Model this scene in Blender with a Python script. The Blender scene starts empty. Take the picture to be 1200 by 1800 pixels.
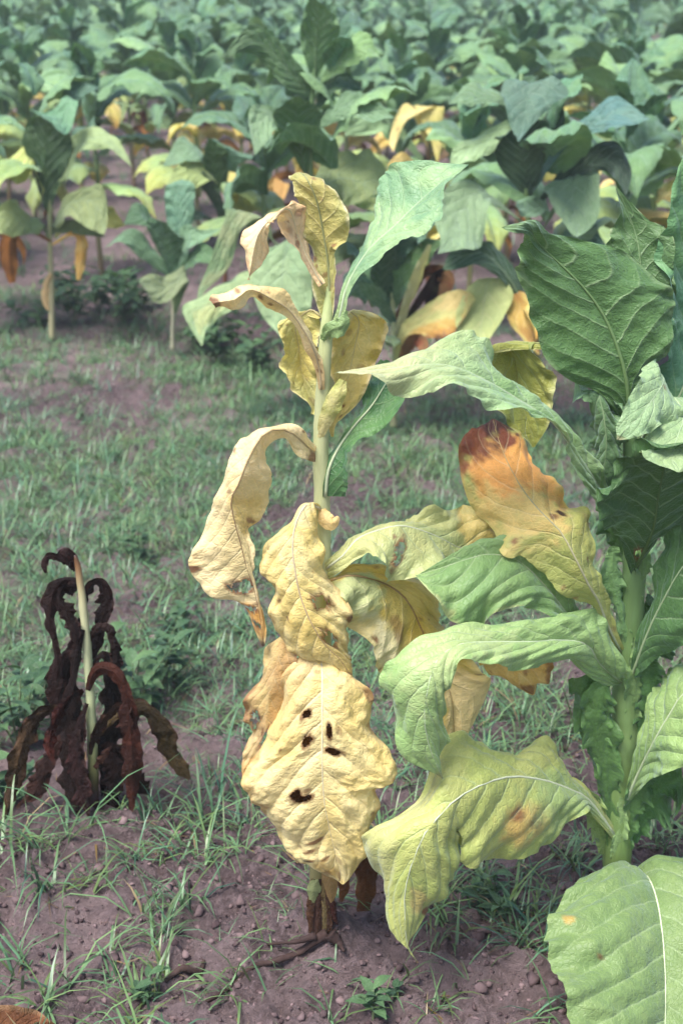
import bpy, math, random
import numpy as np
from mathutils import Vector

# ------------------------------------------------------------------ camera, world, sun, exposure
SC = bpy.context.scene
COL = SC.collection
CAM_H, PITCH, FPX = 1.60, math.radians(21.0), 2500.0       # photo is 1200 x 1800 px
cam_d = bpy.data.cameras.new('camera')
cam = bpy.data.objects.new('camera', cam_d); COL.objects.link(cam)
cam.location = (0, 0, CAM_H); cam.rotation_euler = (math.pi/2 - PITCH, 0, 0)
cam_d.sensor_fit = 'VERTICAL'; cam_d.sensor_height = 36; cam_d.lens = 50
cam_d.clip_start = 0.05; cam_d.clip_end = 3000
cam_d.dof.use_dof = True; cam_d.dof.focus_distance = 2.2; cam_d.dof.aperture_fstop = 5.6
SC.camera = cam

SUN_EL, SUN_AZ = math.radians(64), math.radians(222)        # azimuth clockwise from +Y: behind the camera, to its left
world = bpy.data.worlds.new('World'); SC.world = world; world.use_nodes = True
wn = world.node_tree.nodes; wl = world.node_tree.links
sky = wn.new('ShaderNodeTexSky'); sky.sky_type = 'NISHITA'; sky.sun_disc = False
sky.sun_elevation = SUN_EL; sky.sun_rotation = SUN_AZ
sky.air_density = 1.0; sky.dust_density = 2.0; sky.ozone_density = 1.0
wn['Background'].inputs['Strength'].default_value = 0.05
wl.new(sky.outputs['Color'], wn['Background'].inputs['Color'])
sun_d = bpy.data.lights.new('sun', 'SUN'); sun_d.energy = 1.5; sun_d.angle = math.radians(28); sun_d.color = (1, .98, .955)
sun = bpy.data.objects.new('sun', sun_d); COL.objects.link(sun); sun.location = (0, 0, 12)
sd = Vector((math.sin(SUN_AZ)*math.cos(SUN_EL), math.cos(SUN_AZ)*math.cos(SUN_EL), math.sin(SUN_EL)))
sun.rotation_euler = sd.to_track_quat('Z', 'Y').to_euler()
SC.view_settings.view_transform = 'Standard'; SC.view_settings.look = 'None'
SC.view_settings.exposure = 2.4; SC.view_settings.gamma = 1.0; SC.view_settings.use_curve_mapping = False
SC.render.engine = 'CYCLES'
SC.cycles.use_denoising = True
try: SC.cycles.denoiser = 'OPENIMAGEDENOISE'
except Exception: pass
SC.cycles.max_bounces = 5; SC.cycles.diffuse_bounces = 3; SC.cycles.glossy_bounces = 2; SC.cycles.transmission_bounces = 3
SC.cycles.use_adaptive_sampling = True; SC.cycles.adaptive_threshold = .02

rng = np.random.default_rng(7)
random.seed(7)

# ------------------------------------------------------------------ pixel -> place
CP, SP = math.cos(PITCH), math.sin(PITCH)
def ray(px, py):
    a = (px-600)/FPX; b = (900-py)/FPX
    return np.array([a, CP + b*SP, -SP + b*CP])
def at(px, py, Y):                       # where the pixel's ray meets the vertical sheet Y
    r = ray(px, py); return np.array([0, 0, CAM_H]) + r*(Y/r[1])
def ground_at(px, py):                   # where the pixel's ray meets the ground
    r = ray(px, py); t = -CAM_H/r[2]; return np.array([r[0]*t, r[1]*t, 0.0])

# ------------------------------------------------------------------ noise
def _h(i, j, s):
    n = (i.astype(np.int64)*374761393 + j.astype(np.int64)*668265263 + int(s)*974634777) & 0x7fffffff
    n = ((n ^ (n >> 13))*1274126177) & 0x7fffffff
    return ((n ^ (n >> 16)) & 0xffff)/65535.0
def vnoise(x, y, s=0):
    x = np.asarray(x, float); y = np.asarray(y, float)
    i = np.floor(x); j = np.floor(y); f = x-i; g = y-j
    f = f*f*(3-2*f); g = g*g*(3-2*g)
    a = _h(i, j, s); b = _h(i+1, j, s); c = _h(i, j+1, s); d = _h(i+1, j+1, s)
    return (a+(b-a)*f)*(1-g) + (c+(d-c)*f)*g
def fbm(x, y, s=0, o=4):
    t = 0; a = .5; n = 0
    for k in range(o):
        t = t + a*vnoise(x, y, s+k*17); n += a; a *= .5; x = np.asarray(x)*2.03+3.1; y = np.asarray(y)*2.03+1.7
    return t/n
def sstep(a, b, x):
    t = np.clip((x-a)/(b-a), 0, 1); return t*t*(3-2*t)

# ------------------------------------------------------------------ materials
def new_mat(name):
    m = bpy.data.materials.new(name); m.use_nodes = True
    n = m.node_tree.nodes; n.clear(); return m, n, m.node_tree.links
def math_node(n, l, op, a, b=None):
    k = n.new('ShaderNodeMath'); k.operation = op
    for i, v in enumerate((a, b)):
        if v is None: continue
        if isinstance(v, (int, float)): k.inputs[i].default_value = v
        else: l.new(v, k.inputs[i])
    return k.outputs[0]
def mix_col(n, l, fac, a, b, mode='MIX'):
    k = n.new('ShaderNodeMix'); k.data_type = 'RGBA'; k.blend_type = mode
    for s, v in ((k.inputs[0], fac), (k.inputs[6], a), (k.inputs[7], b)):
        if isinstance(v, (int, float)): s.default_value = v
        elif isinstance(v, tuple): s.default_value = (*v, 1)
        else: l.new(v, s)
    return k.outputs[2]
def map_range(n, l, v, a, b, c, d):
    k = n.new('ShaderNodeMapRange'); k.inputs[1].default_value = a; k.inputs[2].default_value = b
    k.inputs[3].default_value = c; k.inputs[4].default_value = d; l.new(v, k.inputs[0]); return k.outputs[0]
def noise_node(n, l, vec, scale, detail=4, rough=.55):
    k = n.new('ShaderNodeTexNoise'); k.inputs['Scale'].default_value = scale
    k.inputs['Detail'].default_value = detail; k.inputs['Roughness'].default_value = rough
    if vec is not None: l.new(vec, k.inputs['Vector'])
    return k.outputs['Fac']

def leaf_material(name, vein, vein_amt, trans, rough, sheen, mott=.35, var=.25, bump=.5, spec=.35):
    m, n, l = new_mat(name)
    out = n.new('ShaderNodeOutputMaterial')
    col = n.new('ShaderNodeAttribute'); col.attribute_name = 'Col'
    uv = n.new('ShaderNodeUVMap'); uv.uv_map = 'vein'
    uvm = n.new('ShaderNodeUVMap'); uvm.uv_map = 'metric'
    sx = n.new('ShaderNodeSeparateXYZ'); l.new(uv.outputs[0], sx.inputs[0])
    oi = n.new('ShaderNodeObjectInfo')
    w = sx.outputs[0]; t = sx.outputs[1]
    wob = noise_node(n, l, uvm.outputs[0], 60, 2)
    w2 = math_node(n, l, 'ADD', w, math_node(n, l, 'MULTIPLY', math_node(n, l, 'SUBTRACT', wob, .5), .16))
    f = math_node(n, l, 'FRACT', w2)
    d = math_node(n, l, 'MINIMUM', f, math_node(n, l, 'SUBTRACT', 1.0, f))
    line = map_range(n, l, d, 0.0, .075, 1, 0)
    line = math_node(n, l, 'MULTIPLY', line, map_range(n, l, t, .0, 1.0, 1.0, .15))
    # fine net of small veins
    vor = n.new('ShaderNodeTexVoronoi'); vor.feature = 'DISTANCE_TO_EDGE'; vor.inputs['Scale'].default_value = 130
    l.new(uvm.outputs[0], vor.inputs['Vector'])
    net = map_range(n, l, vor.outputs['Distance'], 0, .12, 1, 0)
    n1 = noise_node(n, l, uvm.outputs[0], 22, 5, .65)
    n2 = noise_node(n, l, uvm.outputs[0], 140, 3, .6)
    base = mix_col(n, l, map_range(n, l, n1, .3, .7, 0, mott), col.outputs['Color'],
                   mix_col(n, l, 1.0, col.outputs['Color'], (.62, .66, .55), 'MULTIPLY'))
    base = mix_col(n, l, map_range(n, l, n2, .45, .75, 0, mott*.6), base,
                   mix_col(n, l, 1.0, base, (1.25, 1.2, 1.1), 'MULTIPLY'))
    hsv = n.new('ShaderNodeHueSaturation')
    l.new(base, hsv.inputs['Color'])
    l.new(map_range(n, l, oi.outputs['Random'], 0, 1, 1-var, 1+var), hsv.inputs['Value'])
    l.new(map_range(n, l, oi.outputs['Random'], 0, 1, .512, .488), hsv.inputs['Hue'])
    base = hsv.outputs['Color']
    base = mix_col(n, l, math_node(n, l, 'MULTIPLY', line, vein_amt), base, mix_col(n, l, .6, base, vein))
    base = mix_col(n, l, math_node(n, l, 'MULTIPLY', net, .30), base, mix_col(n, l, 1.0, base, (1.35, 1.3, 1.25), 'MULTIPLY'))
    # bump: veins, net, puckers
    n3 = noise_node(n, l, uvm.outputs[0], 75, 4, .6)
    h = math_node(n, l, 'ADD', math_node(n, l, 'ADD', math_node(n, l, 'MULTIPLY', line, -1.0), math_node(n, l, 'MULTIPLY', n3, 2.2)),
                  math_node(n, l, 'ADD', math_node(n, l, 'MULTIPLY', net, -.35), math_node(n, l, 'MULTIPLY', n1, 3.0)))
    bp = n.new('ShaderNodeBump'); bp.inputs['Strength'].default_value = bump; bp.inputs['Distance'].default_value = .0028
    l.new(h, bp.inputs['Height'])
    p = n.new('ShaderNodeBsdfPrincipled')
    l.new(base, p.inputs['Base Color']); p.inputs['Roughness'].default_value = rough
    p.inputs['Specular IOR Level'].default_value = spec
    p.inputs['Sheen Weight'].default_value = sheen; p.inputs['Sheen Roughness'].default_value = .45
    p.inputs['Sheen Tint'].default_value = (.72, .90, 1, 1)
    l.new(bp.outputs[0], p.inputs['Normal'])
    tr = n.new('ShaderNodeBsdfTranslucent')
    l.new(mix_col(n, l, 1.0, base, (1.25, 1.25, .75), 'MULTIPLY'), tr.inputs['Color']); l.new(bp.outputs[0], tr.inputs['Normal'])
    ms = n.new('ShaderNodeMixShader'); ms.inputs[0].default_value = trans
    l.new(p.outputs[0], ms.inputs[1]); l.new(tr.outputs[0], ms.inputs[2]); l.new(ms.outputs[0], out.inputs['Surface'])
    return m

def simple_material(name, rough=.6, spec=.3, scale=40, amt=.4, bump=.4, dist=.002, stretch=None, trans=0, var=0):
    m, n, l = new_mat(name)
    out = n.new('ShaderNodeOutputMaterial')
    col = n.new('ShaderNodeAttribute'); col.attribute_name = 'Col'
    tc = n.new('ShaderNodeTexCoord'); vec = tc.outputs['Object']
    if stretch:
        mp = n.new('ShaderNodeMapping'); mp.inputs['Scale'].default_value = stretch; l.new(vec, mp.inputs[0]); vec = mp.outputs[0]
    n1 = noise_node(n, l, vec, scale, 5, .65)
    base = mix_col(n, l, map_range(n, l, n1, .35, .7, 0, amt), col.outputs['Color'],
                   mix_col(n, l, 1.0, col.outputs['Color'], (.5, .48, .45), 'MULTIPLY'))
    p = n.new('ShaderNodeBsdfPrincipled'); l.new(base, p.inputs['Base Color'])
    p.inputs['Roughness'].default_value = rough; p.inputs['Specular IOR Level'].default_value = spec
    if bump:
        bp = n.new('ShaderNodeBump'); bp.inputs['Strength'].default_value = bump; bp.inputs['Distance'].default_value = dist
        l.new(n1, bp.inputs['Height']); l.new(bp.outputs[0], p.inputs['Normal'])
    if trans:
        tr = n.new('ShaderNodeBsdfTranslucent'); l.new(base, tr.inputs['Color'])
        ms = n.new('ShaderNodeMixShader'); ms.inputs[0].default_value = trans
        l.new(p.outputs[0], ms.inputs[1]); l.new(tr.outputs[0], ms.inputs[2]); l.new(ms.outputs[0], out.inputs['Surface'])
    else:
        l.new(p.outputs[0], out.inputs['Surface'])
    return m

M_GREEN = leaf_material('green_leaf', (.40, .50, .28), .6, .18, .46, .24, mott=.45, var=.06, bump=.55)
M_FIELD = leaf_material('field_leaf', (.38, .50, .34), .7, .14, .38, .28, mott=.7, var=.38, bump=1.0, spec=.45)
M_YELLOW = leaf_material('yellow_leaf', (.80, .68, .42), .45, .24, .6, .1, mott=.4, var=.03, bump=.5)
M_DEAD = leaf_material('dead_leaf', (.08, .03, .02), .3, .03, .62, .0, mott=.8, var=.25, bump=.9, spec=.14)
M_STEM = simple_material('stem', .5, .35, 55, .45, .5, .002, (1, 1, .12))
M_RIB = simple_material('midrib', .5, .3, 90, .25, .2, .001)
M_GRASS = simple_material('grass_blade', .36, .4, 25, .3, 0, trans=.2)
M_WEED = leaf_material('weed_leaf', (.2, .3, .14), .4, .2, .45, .1, mott=.4, var=.25)
M_ROOT = simple_material('root', .8, .2, 70, .7, .8, .004)
M_CLOD = simple_material('clod', .85, .25, 90, .5, .8, .003)

def soil_material():
    m, n, l = new_mat('soil')
    out = n.new('ShaderNodeOutputMaterial'); geo = n.new('ShaderNodeNewGeometry'); v = geo.outputs['Position']
    big = noise_node(n, l, v, 1.3, 5, .6); mid = noise_node(n, l, v, 9, 6, .65); fine = noise_node(n, l, v, 70, 6, .7)
    grain = noise_node(n, l, v, 420, 3, .7)
    c = mix_col(n, l, map_range(n, l, big, .38, .62, 0, 1), (.105, .068, .068), (.34, .245, .238))
    c = mix_col(n, l, map_range(n, l, mid, .4, .68, 0, .75), c, (.062, .036, .038))
    c = mix_col(n, l, map_range(n, l, fine, .45, .66, 0, .8), c, (.31, .22, .222))
    c = mix_col(n, l, map_range(n, l, grain, .55, .8, 0, .5), c, (.022, .012, .014))
    # litter: dark organic flecks
    vo = n.new('ShaderNodeTexVoronoi'); vo.inputs['Scale'].default_value = 55; l.new(v, vo.inputs['Vector'])
    c = mix_col(n, l, map_range(n, l, vo.outputs['Distance'], .06, .16, .7, 0), c, (.05, .03, .022))
    p = n.new('ShaderNodeBsdfPrincipled'); l.new(c, p.inputs['Base Color'])
    l.new(map_range(n, l, big, .35, .65, .62, .9), p.inputs['Roughness']); p.inputs['Specular IOR Level'].default_value = .35
    h = math_node(n, l, 'ADD', math_node(n, l, 'MULTIPLY', fine, 1.0), math_node(n, l, 'MULTIPLY', grain, .35))
    bp = n.new('ShaderNodeBump'); bp.inputs['Strength'].default_value = 1.0; bp.inputs['Distance'].default_value = .03
    l.new(h, bp.inputs['Height']); l.new(bp.outputs[0], p.inputs['Normal']); l.new(p.outputs[0], out.inputs['Surface'])
    return m
M_SOIL = soil_material()

# ------------------------------------------------------------------ mesh helpers
def make_mesh(name, V, F, cols=None, uvs=None, mat=None, smooth=True):
    me = bpy.data.meshes.new(name)
    V = np.asarray(V, np.float32); me.vertices.add(len(V)); me.vertices.foreach_set('co', V.ravel())
    F = [np.asarray(f, np.int32) for f in (F if isinstance(F, list) else [F]) if len(f)]
    nl = sum(f.size for f in F); npoly = sum(len(f) for f in F)
    me.loops.add(nl); me.polygons.add(npoly)
    lv = np.concatenate([f.ravel() for f in F]); me.loops.foreach_set('vertex_index', lv)
    tot = np.concatenate([np.full(len(f), f.shape[1], np.int32) for f in F])
    st = np.concatenate([[0], np.cumsum(tot)[:-1]]).astype(np.int32)
    me.polygons.foreach_set('loop_start', st); me.polygons.foreach_set('loop_total', tot)
    me.polygons.foreach_set('use_smooth', np.full(npoly, smooth))
    me.update(calc_edges=True)
    if cols is not None:
        a = me.attributes.new('Col', 'FLOAT_COLOR', 'POINT')
        c = np.ones((len(V), 4), np.float32); c[:, :3] = cols; a.data.foreach_set('color', c.ravel())
    if uvs:
        for k, u in uvs.items():
            lay = me.uv_layers.new(name=k); lay.data.foreach_set('uv', np.asarray(u, np.float32)[lv].ravel())
    if mat: me.materials.append(mat)
    return me
def add_obj(name, me, parent=None, loc=None):
    o = bpy.data.objects.new(name, me); COL.objects.link(o)
    if parent is not None: o.parent = parent
    if loc is not None: o.location = loc
    return o
def thing(name, label, cat, loc, group=None, rz=0):
    o = bpy.data.objects.new(name, None); COL.objects.link(o); o.location = loc; o.rotation_euler = (0, 0, rz)
    o.empty_display_size = .1
    o['label'] = label; o['category'] = cat
    if group: o['group'] = group
    return o
def catmull(P, s_new):
    P = np.asarray(P, float)
    seg = np.linalg.norm(np.diff(P[:, :3] if P.shape[1] > 3 else P, axis=0), axis=1)
    return P, seg
def resample(A, key, m):
    """Catmull-Rom through rows of A, spaced by the length along columns key."""
    A = np.asarray(A, float); n = len(A)
    seg = np.linalg.norm(np.diff(A[:, key], axis=0), axis=1)+1e-6
    seg = np.maximum(seg, .3*seg.mean())
    s = np.concatenate([[0], np.cumsum(seg)]); s /= s[-1]
    B = np.vstack([2*A[0]-A[1], A, 2*A[-1]-A[-2]])
    u = np.linspace(0, 1, m); k = np.clip(np.searchsorted(s, u, 'right')-1, 0, n-2)
    t = ((u-s[k])/(s[k+1]-s[k]))[:, None]
    p0, p1, p2, p3 = B[k], B[k+1], B[k+2], B[k+3]
    return .5*((2*p1)+(-p0+p2)*t+(2*p0-5*p1+4*p2-p3)*t**2+(-p0+3*p1-3*p2+p3)*t**3)

def tube_mesh(name, P, R, col, mat, nseg=8, m=None, wob=0, seed=0):
    P = np.asarray(P, float); R = np.asarray(R, float)
    A = np.column_stack([P, R])
    if isinstance(col, list): A = np.column_stack([A, np.array(col, float)])
    else: A = np.column_stack([A, np.tile(np.array(col, float), (len(P), 1))])
    if m: A = resample(A, slice(0, 3), m)
    P = A[:, :3]; R = np.maximum(A[:, 3], 2e-4); C = np.clip(A[:, 4:7], .002, 1)
    T = np.gradient(P, axis=0); T /= np.linalg.norm(T, axis=1)[:, None]+1e-9
    ref = np.array([0.31, -.9, .2]) if abs(T[:, 2]).mean() > .6 else np.array([.1, .1, 1.0])
    X = np.cross(T, ref); X /= np.linalg.norm(X, axis=1)[:, None]+1e-9
    Y = np.cross(T, X)
    a = np.linspace(0, 2*np.pi, nseg, endpoint=False)
    rr = R[:, None]*(1 + wob*(2*vnoise(np.arange(len(P))[:, None]*.7+0*a, a[None]*1.3+0*P[:, :1], seed)-1))
    V = P[:, None, :] + rr[..., None]*(np.cos(a)[None, :, None]*X[:, None]+np.sin(a)[None, :, None]*Y[:, None])
    n = len(P); V = V.reshape(-1, 3); V = np.vstack([V, P[0], P[-1]])
    F = []
    i = np.arange(n-1)[:, None]*nseg; j = np.arange(nseg)[None]; j2 = (j+1) % nseg
    Q = np.stack([i+j, i+j2, i+nseg+j2, i+nseg+j], -1).reshape(-1, 4)
    T1 = np.stack([np.full(nseg, n*nseg), j2[0], j[0]], -1); T2 = np.stack([np.full(nseg, n*nseg+1), (n-1)*nseg+j[0], (n-1)*nseg+j2[0]], -1)
    cols = np.vstack([np.repeat(C, nseg, 0), C[0], C[-1]])
    return make_mesh(name, V, [Q, np.vstack([T1, T2])], cols, None, mat)

# palette (surface colours)
GD = (.026, .066, .024); GM = (.060, .140, .048); GL = (.16, .29, .095); GB = (.092, .215, .118); GP = (.27, .40, .19)
YG = (.36, .39, .085); YY = (.68, .47, .13); YP = (.83, .665, .37); TN = (.64, .43, .21); OR = (.52, .27, .055)
BR = (.16, .055, .022); DK = (.030, .012, .010); RD = (.11, .028, .016)
def lerp(a, b, f): return np.asarray(a)+(np.asarray(b)-np.asarray(a))*f

def grid_leaf(name, S, nu, nv, mat, col, col2=None, blot=(), edge=None, tipc=None, basec=None, holes=(), bulge=.0, veins=9, vk=2.2,
              corr=.003, ruf=.008, ruff=9, puck=.0015, seed=1, under=False, jag=.05, view=None, toward=None, mottle=.6):
    """S: rows of (L xyz, M xyz, R xyz) from stalk to tip -> one leaf blade."""
    S = np.asarray(S, float)
    A = resample(S, slice(3, 6), nu)
    L, M, R = A[:, :3], A[:, 3:6], A[:, 6:9]
    u = np.linspace(0, 1, nu)[:, None]*np.ones((1, nv)); v = np.linspace(-1, 1, nv)[None]*np.ones((nu, 1))
    t = np.abs(v); side = (v > 0)
    E = np.where(side[..., None], R[:, None], L[:, None])
    ej = 1 + jag*(2*fbm(u*14+side*31, v*0+seed*3.3, seed, 3)-1)*sstep(.0, .15, u)*sstep(1, .9, u)
    P = M[:, None] + (E-M[:, None])*(t*ej)[..., None]
    du = np.gradient(P, axis=0); dv = np.gradient(P, axis=1)
    N = np.cross(du, dv); ln = np.linalg.norm(N, axis=2, keepdims=True); N = N/(ln+1e-12)
    # smooth normals a little along the leaf
    for _ in range(3):
        N[1:-1] = (N[:-2]+2*N[1:-1]+N[2:]); N /= np.linalg.norm(N, axis=2, keepdims=True)+1e-9
    if view is not None:
        sgn = np.sign(np.einsum('ijk,ijk->ij', N, (view-P)).mean()) or 1
        up = -sgn if under else sgn
    else:
        up = np.sign(N[..., 2].mean()) or 1
    N = N*up
    width = np.linalg.norm(R-L, axis=1)[:, None]*.5; length = np.linalg.norm(np.diff(M, axis=0), axis=1).sum()
    w = u*veins - vk*t**1.15 + np.where(side, .5, 0) + .28*vnoise(u*5, t*2+side*7, seed+2)
    if not veins: w = np.full_like(u, .5); corr = 0
    wscale = np.clip(width/.05, .1, 1.3)
    sx = v*width/.022; sy = u*length/.022
    disp = bulge*4*t*(1-t)*np.clip(width/.06, .1, 1.5)
    disp = disp + corr*np.abs(np.sin(np.pi*w))*np.sqrt(t)*(1-.6*t**3)*wscale
    rn = 2*fbm(u*ruff+seed*1.7+side*13, t*1.2, seed+5, 2)-1
    disp = disp + ruf*3.2*rn*t**2.2*wscale*sstep(0, .08, u)
    disp = disp + puck*2*(2*fbm(sx+50, sy+seed, seed+9, 3)-1)*np.clip(t*5, 0, 1)*wscale
    rn2 = 2*fbm(u*ruff*3+seed*2.7+side*19, t*1.5, seed+8, 2)-1
    disp = disp + ruf*1.1*rn2*t**4*wscale*sstep(0, .08, u)
    P = P + N*disp[..., None]
    # colour
    c2 = col2 if col2 is not None else lerp(col, (0, 0, 0), .18)
    nz = fbm(v*width/.045+9, u*length/.06+seed, seed+21, 4)
    C = lerp(np.array(col)[None, None], np.array(c2)[None, None], sstep(.35, .65, nz)[..., None]*mottle)
    fine = fbm(v*width/.012+3, u*length/.012+seed, seed+33, 3)
    if basec: C = C + (np.array(basec[0])-C)*(sstep(basec[1], 0, u+.1*(fine-.5)))[..., None]
    if tipc: C = C + (np.array(tipc[0])-C)*(sstep(tipc[1], 1, u+.12*(fine-.5)+.08*(nz-.5)))[..., None]
    if edge:
        e = sstep(1-edge[1], 1.0, t+.35*(nz-.5)+.25*(fine-.5))*edge[2]
        C = C + (np.array(edge[0])-C)*np.clip(e, 0, 1)[..., None]
    for (bu, bv, ru, rv, bc, amt) in blot:
        q = np.sqrt(((u-bu)/ru)**2+((v-bv)/rv)**2)+.9*(fine-.5)+.5*(nz-.5)
        C = C + (np.array(bc)-C)*(sstep(1.15, .55, q)*amt)[..., None]
    if mat is M_YELLOW and nu > 40:
        sr = np.random.default_rng(seed+77)
        for _ in range(11):
            bu, bv, rr_ = sr.uniform(.08, .98), sr.uniform(-1, 1), sr.uniform(.0012, .0045)
            q = np.sqrt(((u-bu)*length/rr_)**2+((v-bv)*width/(rr_*sr.uniform(.5, 1.3)))**2)*.55+1.2*(fine-.5)
            C = C + (np.array((.20, .085, .035))-C)*(sstep(1.0, .5, q)*sr.uniform(.3, .85))[..., None]
    C = np.clip(C, .004, .95)
    idx = np.arange(nu*nv).reshape(nu, nv)
    Q = np.stack([idx[:-1, :-1], idx[1:, :-1], idx[1:, 1:], idx[:-1, 1:]], -1).reshape(-1, 4)
    # orientation: geometric normal along N*up
    if up < 0: Q = Q[:, ::-1]
    if len(holes):
        keep = np.ones((nu-1, nv-1), bool)
        uc = .25*(u[:-1, :-1]+u[1:, :-1]+u[:-1, 1:]+u[1:, 1:]); vc = .25*(v[:-1, :-1]+v[1:, :-1]+v[:-1, 1:]+v[1:, 1:])
        fc = fbm(vc*14+seed, uc*34, seed+3, 3)
        for (hu, hv, ru, rv) in holes:
            q = np.sqrt(((uc-hu)/ru)**2+((vc-hv)/rv)**2)+1.5*(fc-.5)
            keep &= q > .95
            qv = np.sqrt(((u-hu)/ru)**2+((v-hv)/rv)**2)+1.5*(fbm(v*14+seed, u*34, seed+3, 3)-.5)
            C = C + (np.array(BR)-C)*(sstep(1.9, 1.0, qv)*.9)[..., None]
        Q = Q[keep.ravel()]
    uv = np.stack([w, t], -1).reshape(-1, 2); um = np.stack([v*width, u*length + seed*.37], -1).reshape(-1, 2)
    me = make_mesh(name, P.reshape(-1, 3), Q, C.reshape(-1, 3), {'vein': uv, 'metric': um}, mat)
    Mid = P[:, nv//2]; Nm = N[:, nv//2]
    return me, Mid, Nm, length

CAMP = np.array([0, 0, CAM_H])
class Plant:
    def __init__(self, name, label, cat, px, py, Y=None, group=None):
        g = ground_at(px, py)
        self.base = np.array([g[0], g[1], 0.0]) if Y is None else np.array([at(px, py, Y)[0], Y, 0.0])
        self.base[2] = float(ground_z(self.base[0], self.base[1]))
        self.Y = self.base[1]
        self.root = thing(name, label, cat, self.base, group)
        self.n = 0
    def pt(self, x, y, d): return at(x, y, self.Y+d)
    def stem(self, pts, radii, col, m=40, nseg=10, name='stem', mat=None, wob=.12):
        P = [self.pt(*p)-self.base for p in pts]
        return add_obj(name, tube_mesh(name, P, radii, col, mat or M_STEM, nseg, m, wob, 3), self.root)
    def leaf(self, rows, mat, col, rib=None, rr=.0035, nu=110, nv=49, under=False, label=None, **k):
        """rows: (Lx,Ly, Mx,My, Rx,Ry, dL,dM,dR) or (x,y,d) for a point"""
        S = []
        for r in rows:
            if len(r) == 3:
                p = self.pt(*r); S.append(np.concatenate([p+[-.002, 0, 0], p, p+[.002, 0, 0]]))
            else:
                S.append(np.concatenate([self.pt(r[0], r[1], r[6]), self.pt(r[2], r[3], r[7]), self.pt(r[4], r[5], r[8])]))
        S = np.array(S)-np.tile(self.base, 3)
        self.n += 1
        k.setdefault('seed', self.n*7+int(self.base[0]*100) % 50)
        me, Mid, Nm, ln = grid_leaf('leaf', S, nu, nv, mat, col, under=under, view=CAMP-self.base, **k)
        o = add_obj('leaf', me, self.root)
        if label: o['label'] = label
        if rib is not None:
            rib_tube(Mid, Nm, rr, rib, o)
        return o
    def strip(self, pts, hw, mat, col, d=0, roll=.0, tilt=0, nu=40, nv=17, rib=None, rr=.002, under=False, reach=0, **k):
        """midrib pixels (x,y,depth) with half width in px; edges laid across the path, tilted in depth by tilt (m)"""
        pts = np.array([(p[0], p[1], p[2] if len(p) > 2 else d) for p in pts], float)
        hwv = np.array(hw, float) if hasattr(hw, '__len__') else None
        if len(hwv) > len(pts):
            lp = np.concatenate([[0], np.cumsum(np.linalg.norm(np.diff(pts[:, :2], axis=0), axis=1))]); lp /= lp[-1]
            uu = np.linspace(0, 1, len(hwv)); pts = resample(pts, slice(0, 2), len(hwv))
        hq = np.interp(np.linspace(0, 1, len(pts)), np.linspace(0, 1, len(hwv)), hwv)
        A = resample(np.column_stack([pts, hq]), slice(0, 2), 14); u = np.linspace(0, 1, 14)
        prof = np.maximum(A[:, 3], .5); A[:, 2] = A[:, 2]*sstep(0, .3, u) + reach*u**1.2 if reach else A[:, 2]
        T = np.gradient(A[:, :2], axis=0); T /= np.linalg.norm(T, axis=1)[:, None]+1e-9
        for _ in range(2): T[1:-1] = T[:-2]+2*T[1:-1]+T[2:]; T /= np.linalg.norm(T, axis=1)[:, None]+1e-9
        Nn = np.stack([-T[:, 1], T[:, 0]], -1)
        rows = []
        for i in range(14):
            x, y, dd = A[i, :3]; h = prof[i]; nx, ny = Nn[i]*h
            s = h*self.Y/2350.0
            rows.append((x+nx, y+ny, x, y, x-nx, y-ny, dd+roll*s+tilt*s, dd, dd+roll*s-tilt*s))
        return self.leaf(rows, mat, col, rib=rib, rr=rr, nu=nu, nv=nv, under=under, **k)

def lmr(pl, rows, mat, col, k=.7, d0=0.0, d1=-.1, **kw):
    """rows of pixels (left edge, midrib, right edge) or a tip point; the midrib runs from depth d0 to d1,
    an edge that stands higher in the picture lies farther off by k"""
    out = []; n = len(rows)
    for i, r in enumerate(rows):
        dm = d0+(d1-d0)*i/(n-1); q = pl.Y/2350.0*k
        if len(r) == 2: out.append((r[0], r[1], dm))
        else: out.append((*r, dm+q*(r[3]-r[1]), dm, dm+q*(r[3]-r[5])))
    return pl.leaf(out, mat, col, **{**dict(nu=44, nv=21, ruf=.008, puck=.002, corr=.007, veins=8, jag=.05, ruff=6), **kw})

def rib_tube(Mid, Nm, rr, col, parent):
    n = len(Mid); idx = np.unique(np.linspace(0, n-2, 26).astype(int))
    r = rr*.72*(1-np.linspace(0, 1, len(idx))**.8*.88)
    C = [tuple(c) for c in (np.array(col)[None]*np.ones((len(idx), 1)))] if np.ndim(col) == 1 else [tuple(lerp(col[0], col[1], a)) for a in np.linspace(0, 1, len(idx))]
    C = [tuple(np.array(c)*.78) for c in C]
    me = tube_mesh('midrib', Mid[idx]-Nm[idx]*(r*.35)[:, None], r, C, M_RIB, 6)
    return add_obj('midrib', me, parent)

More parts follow.
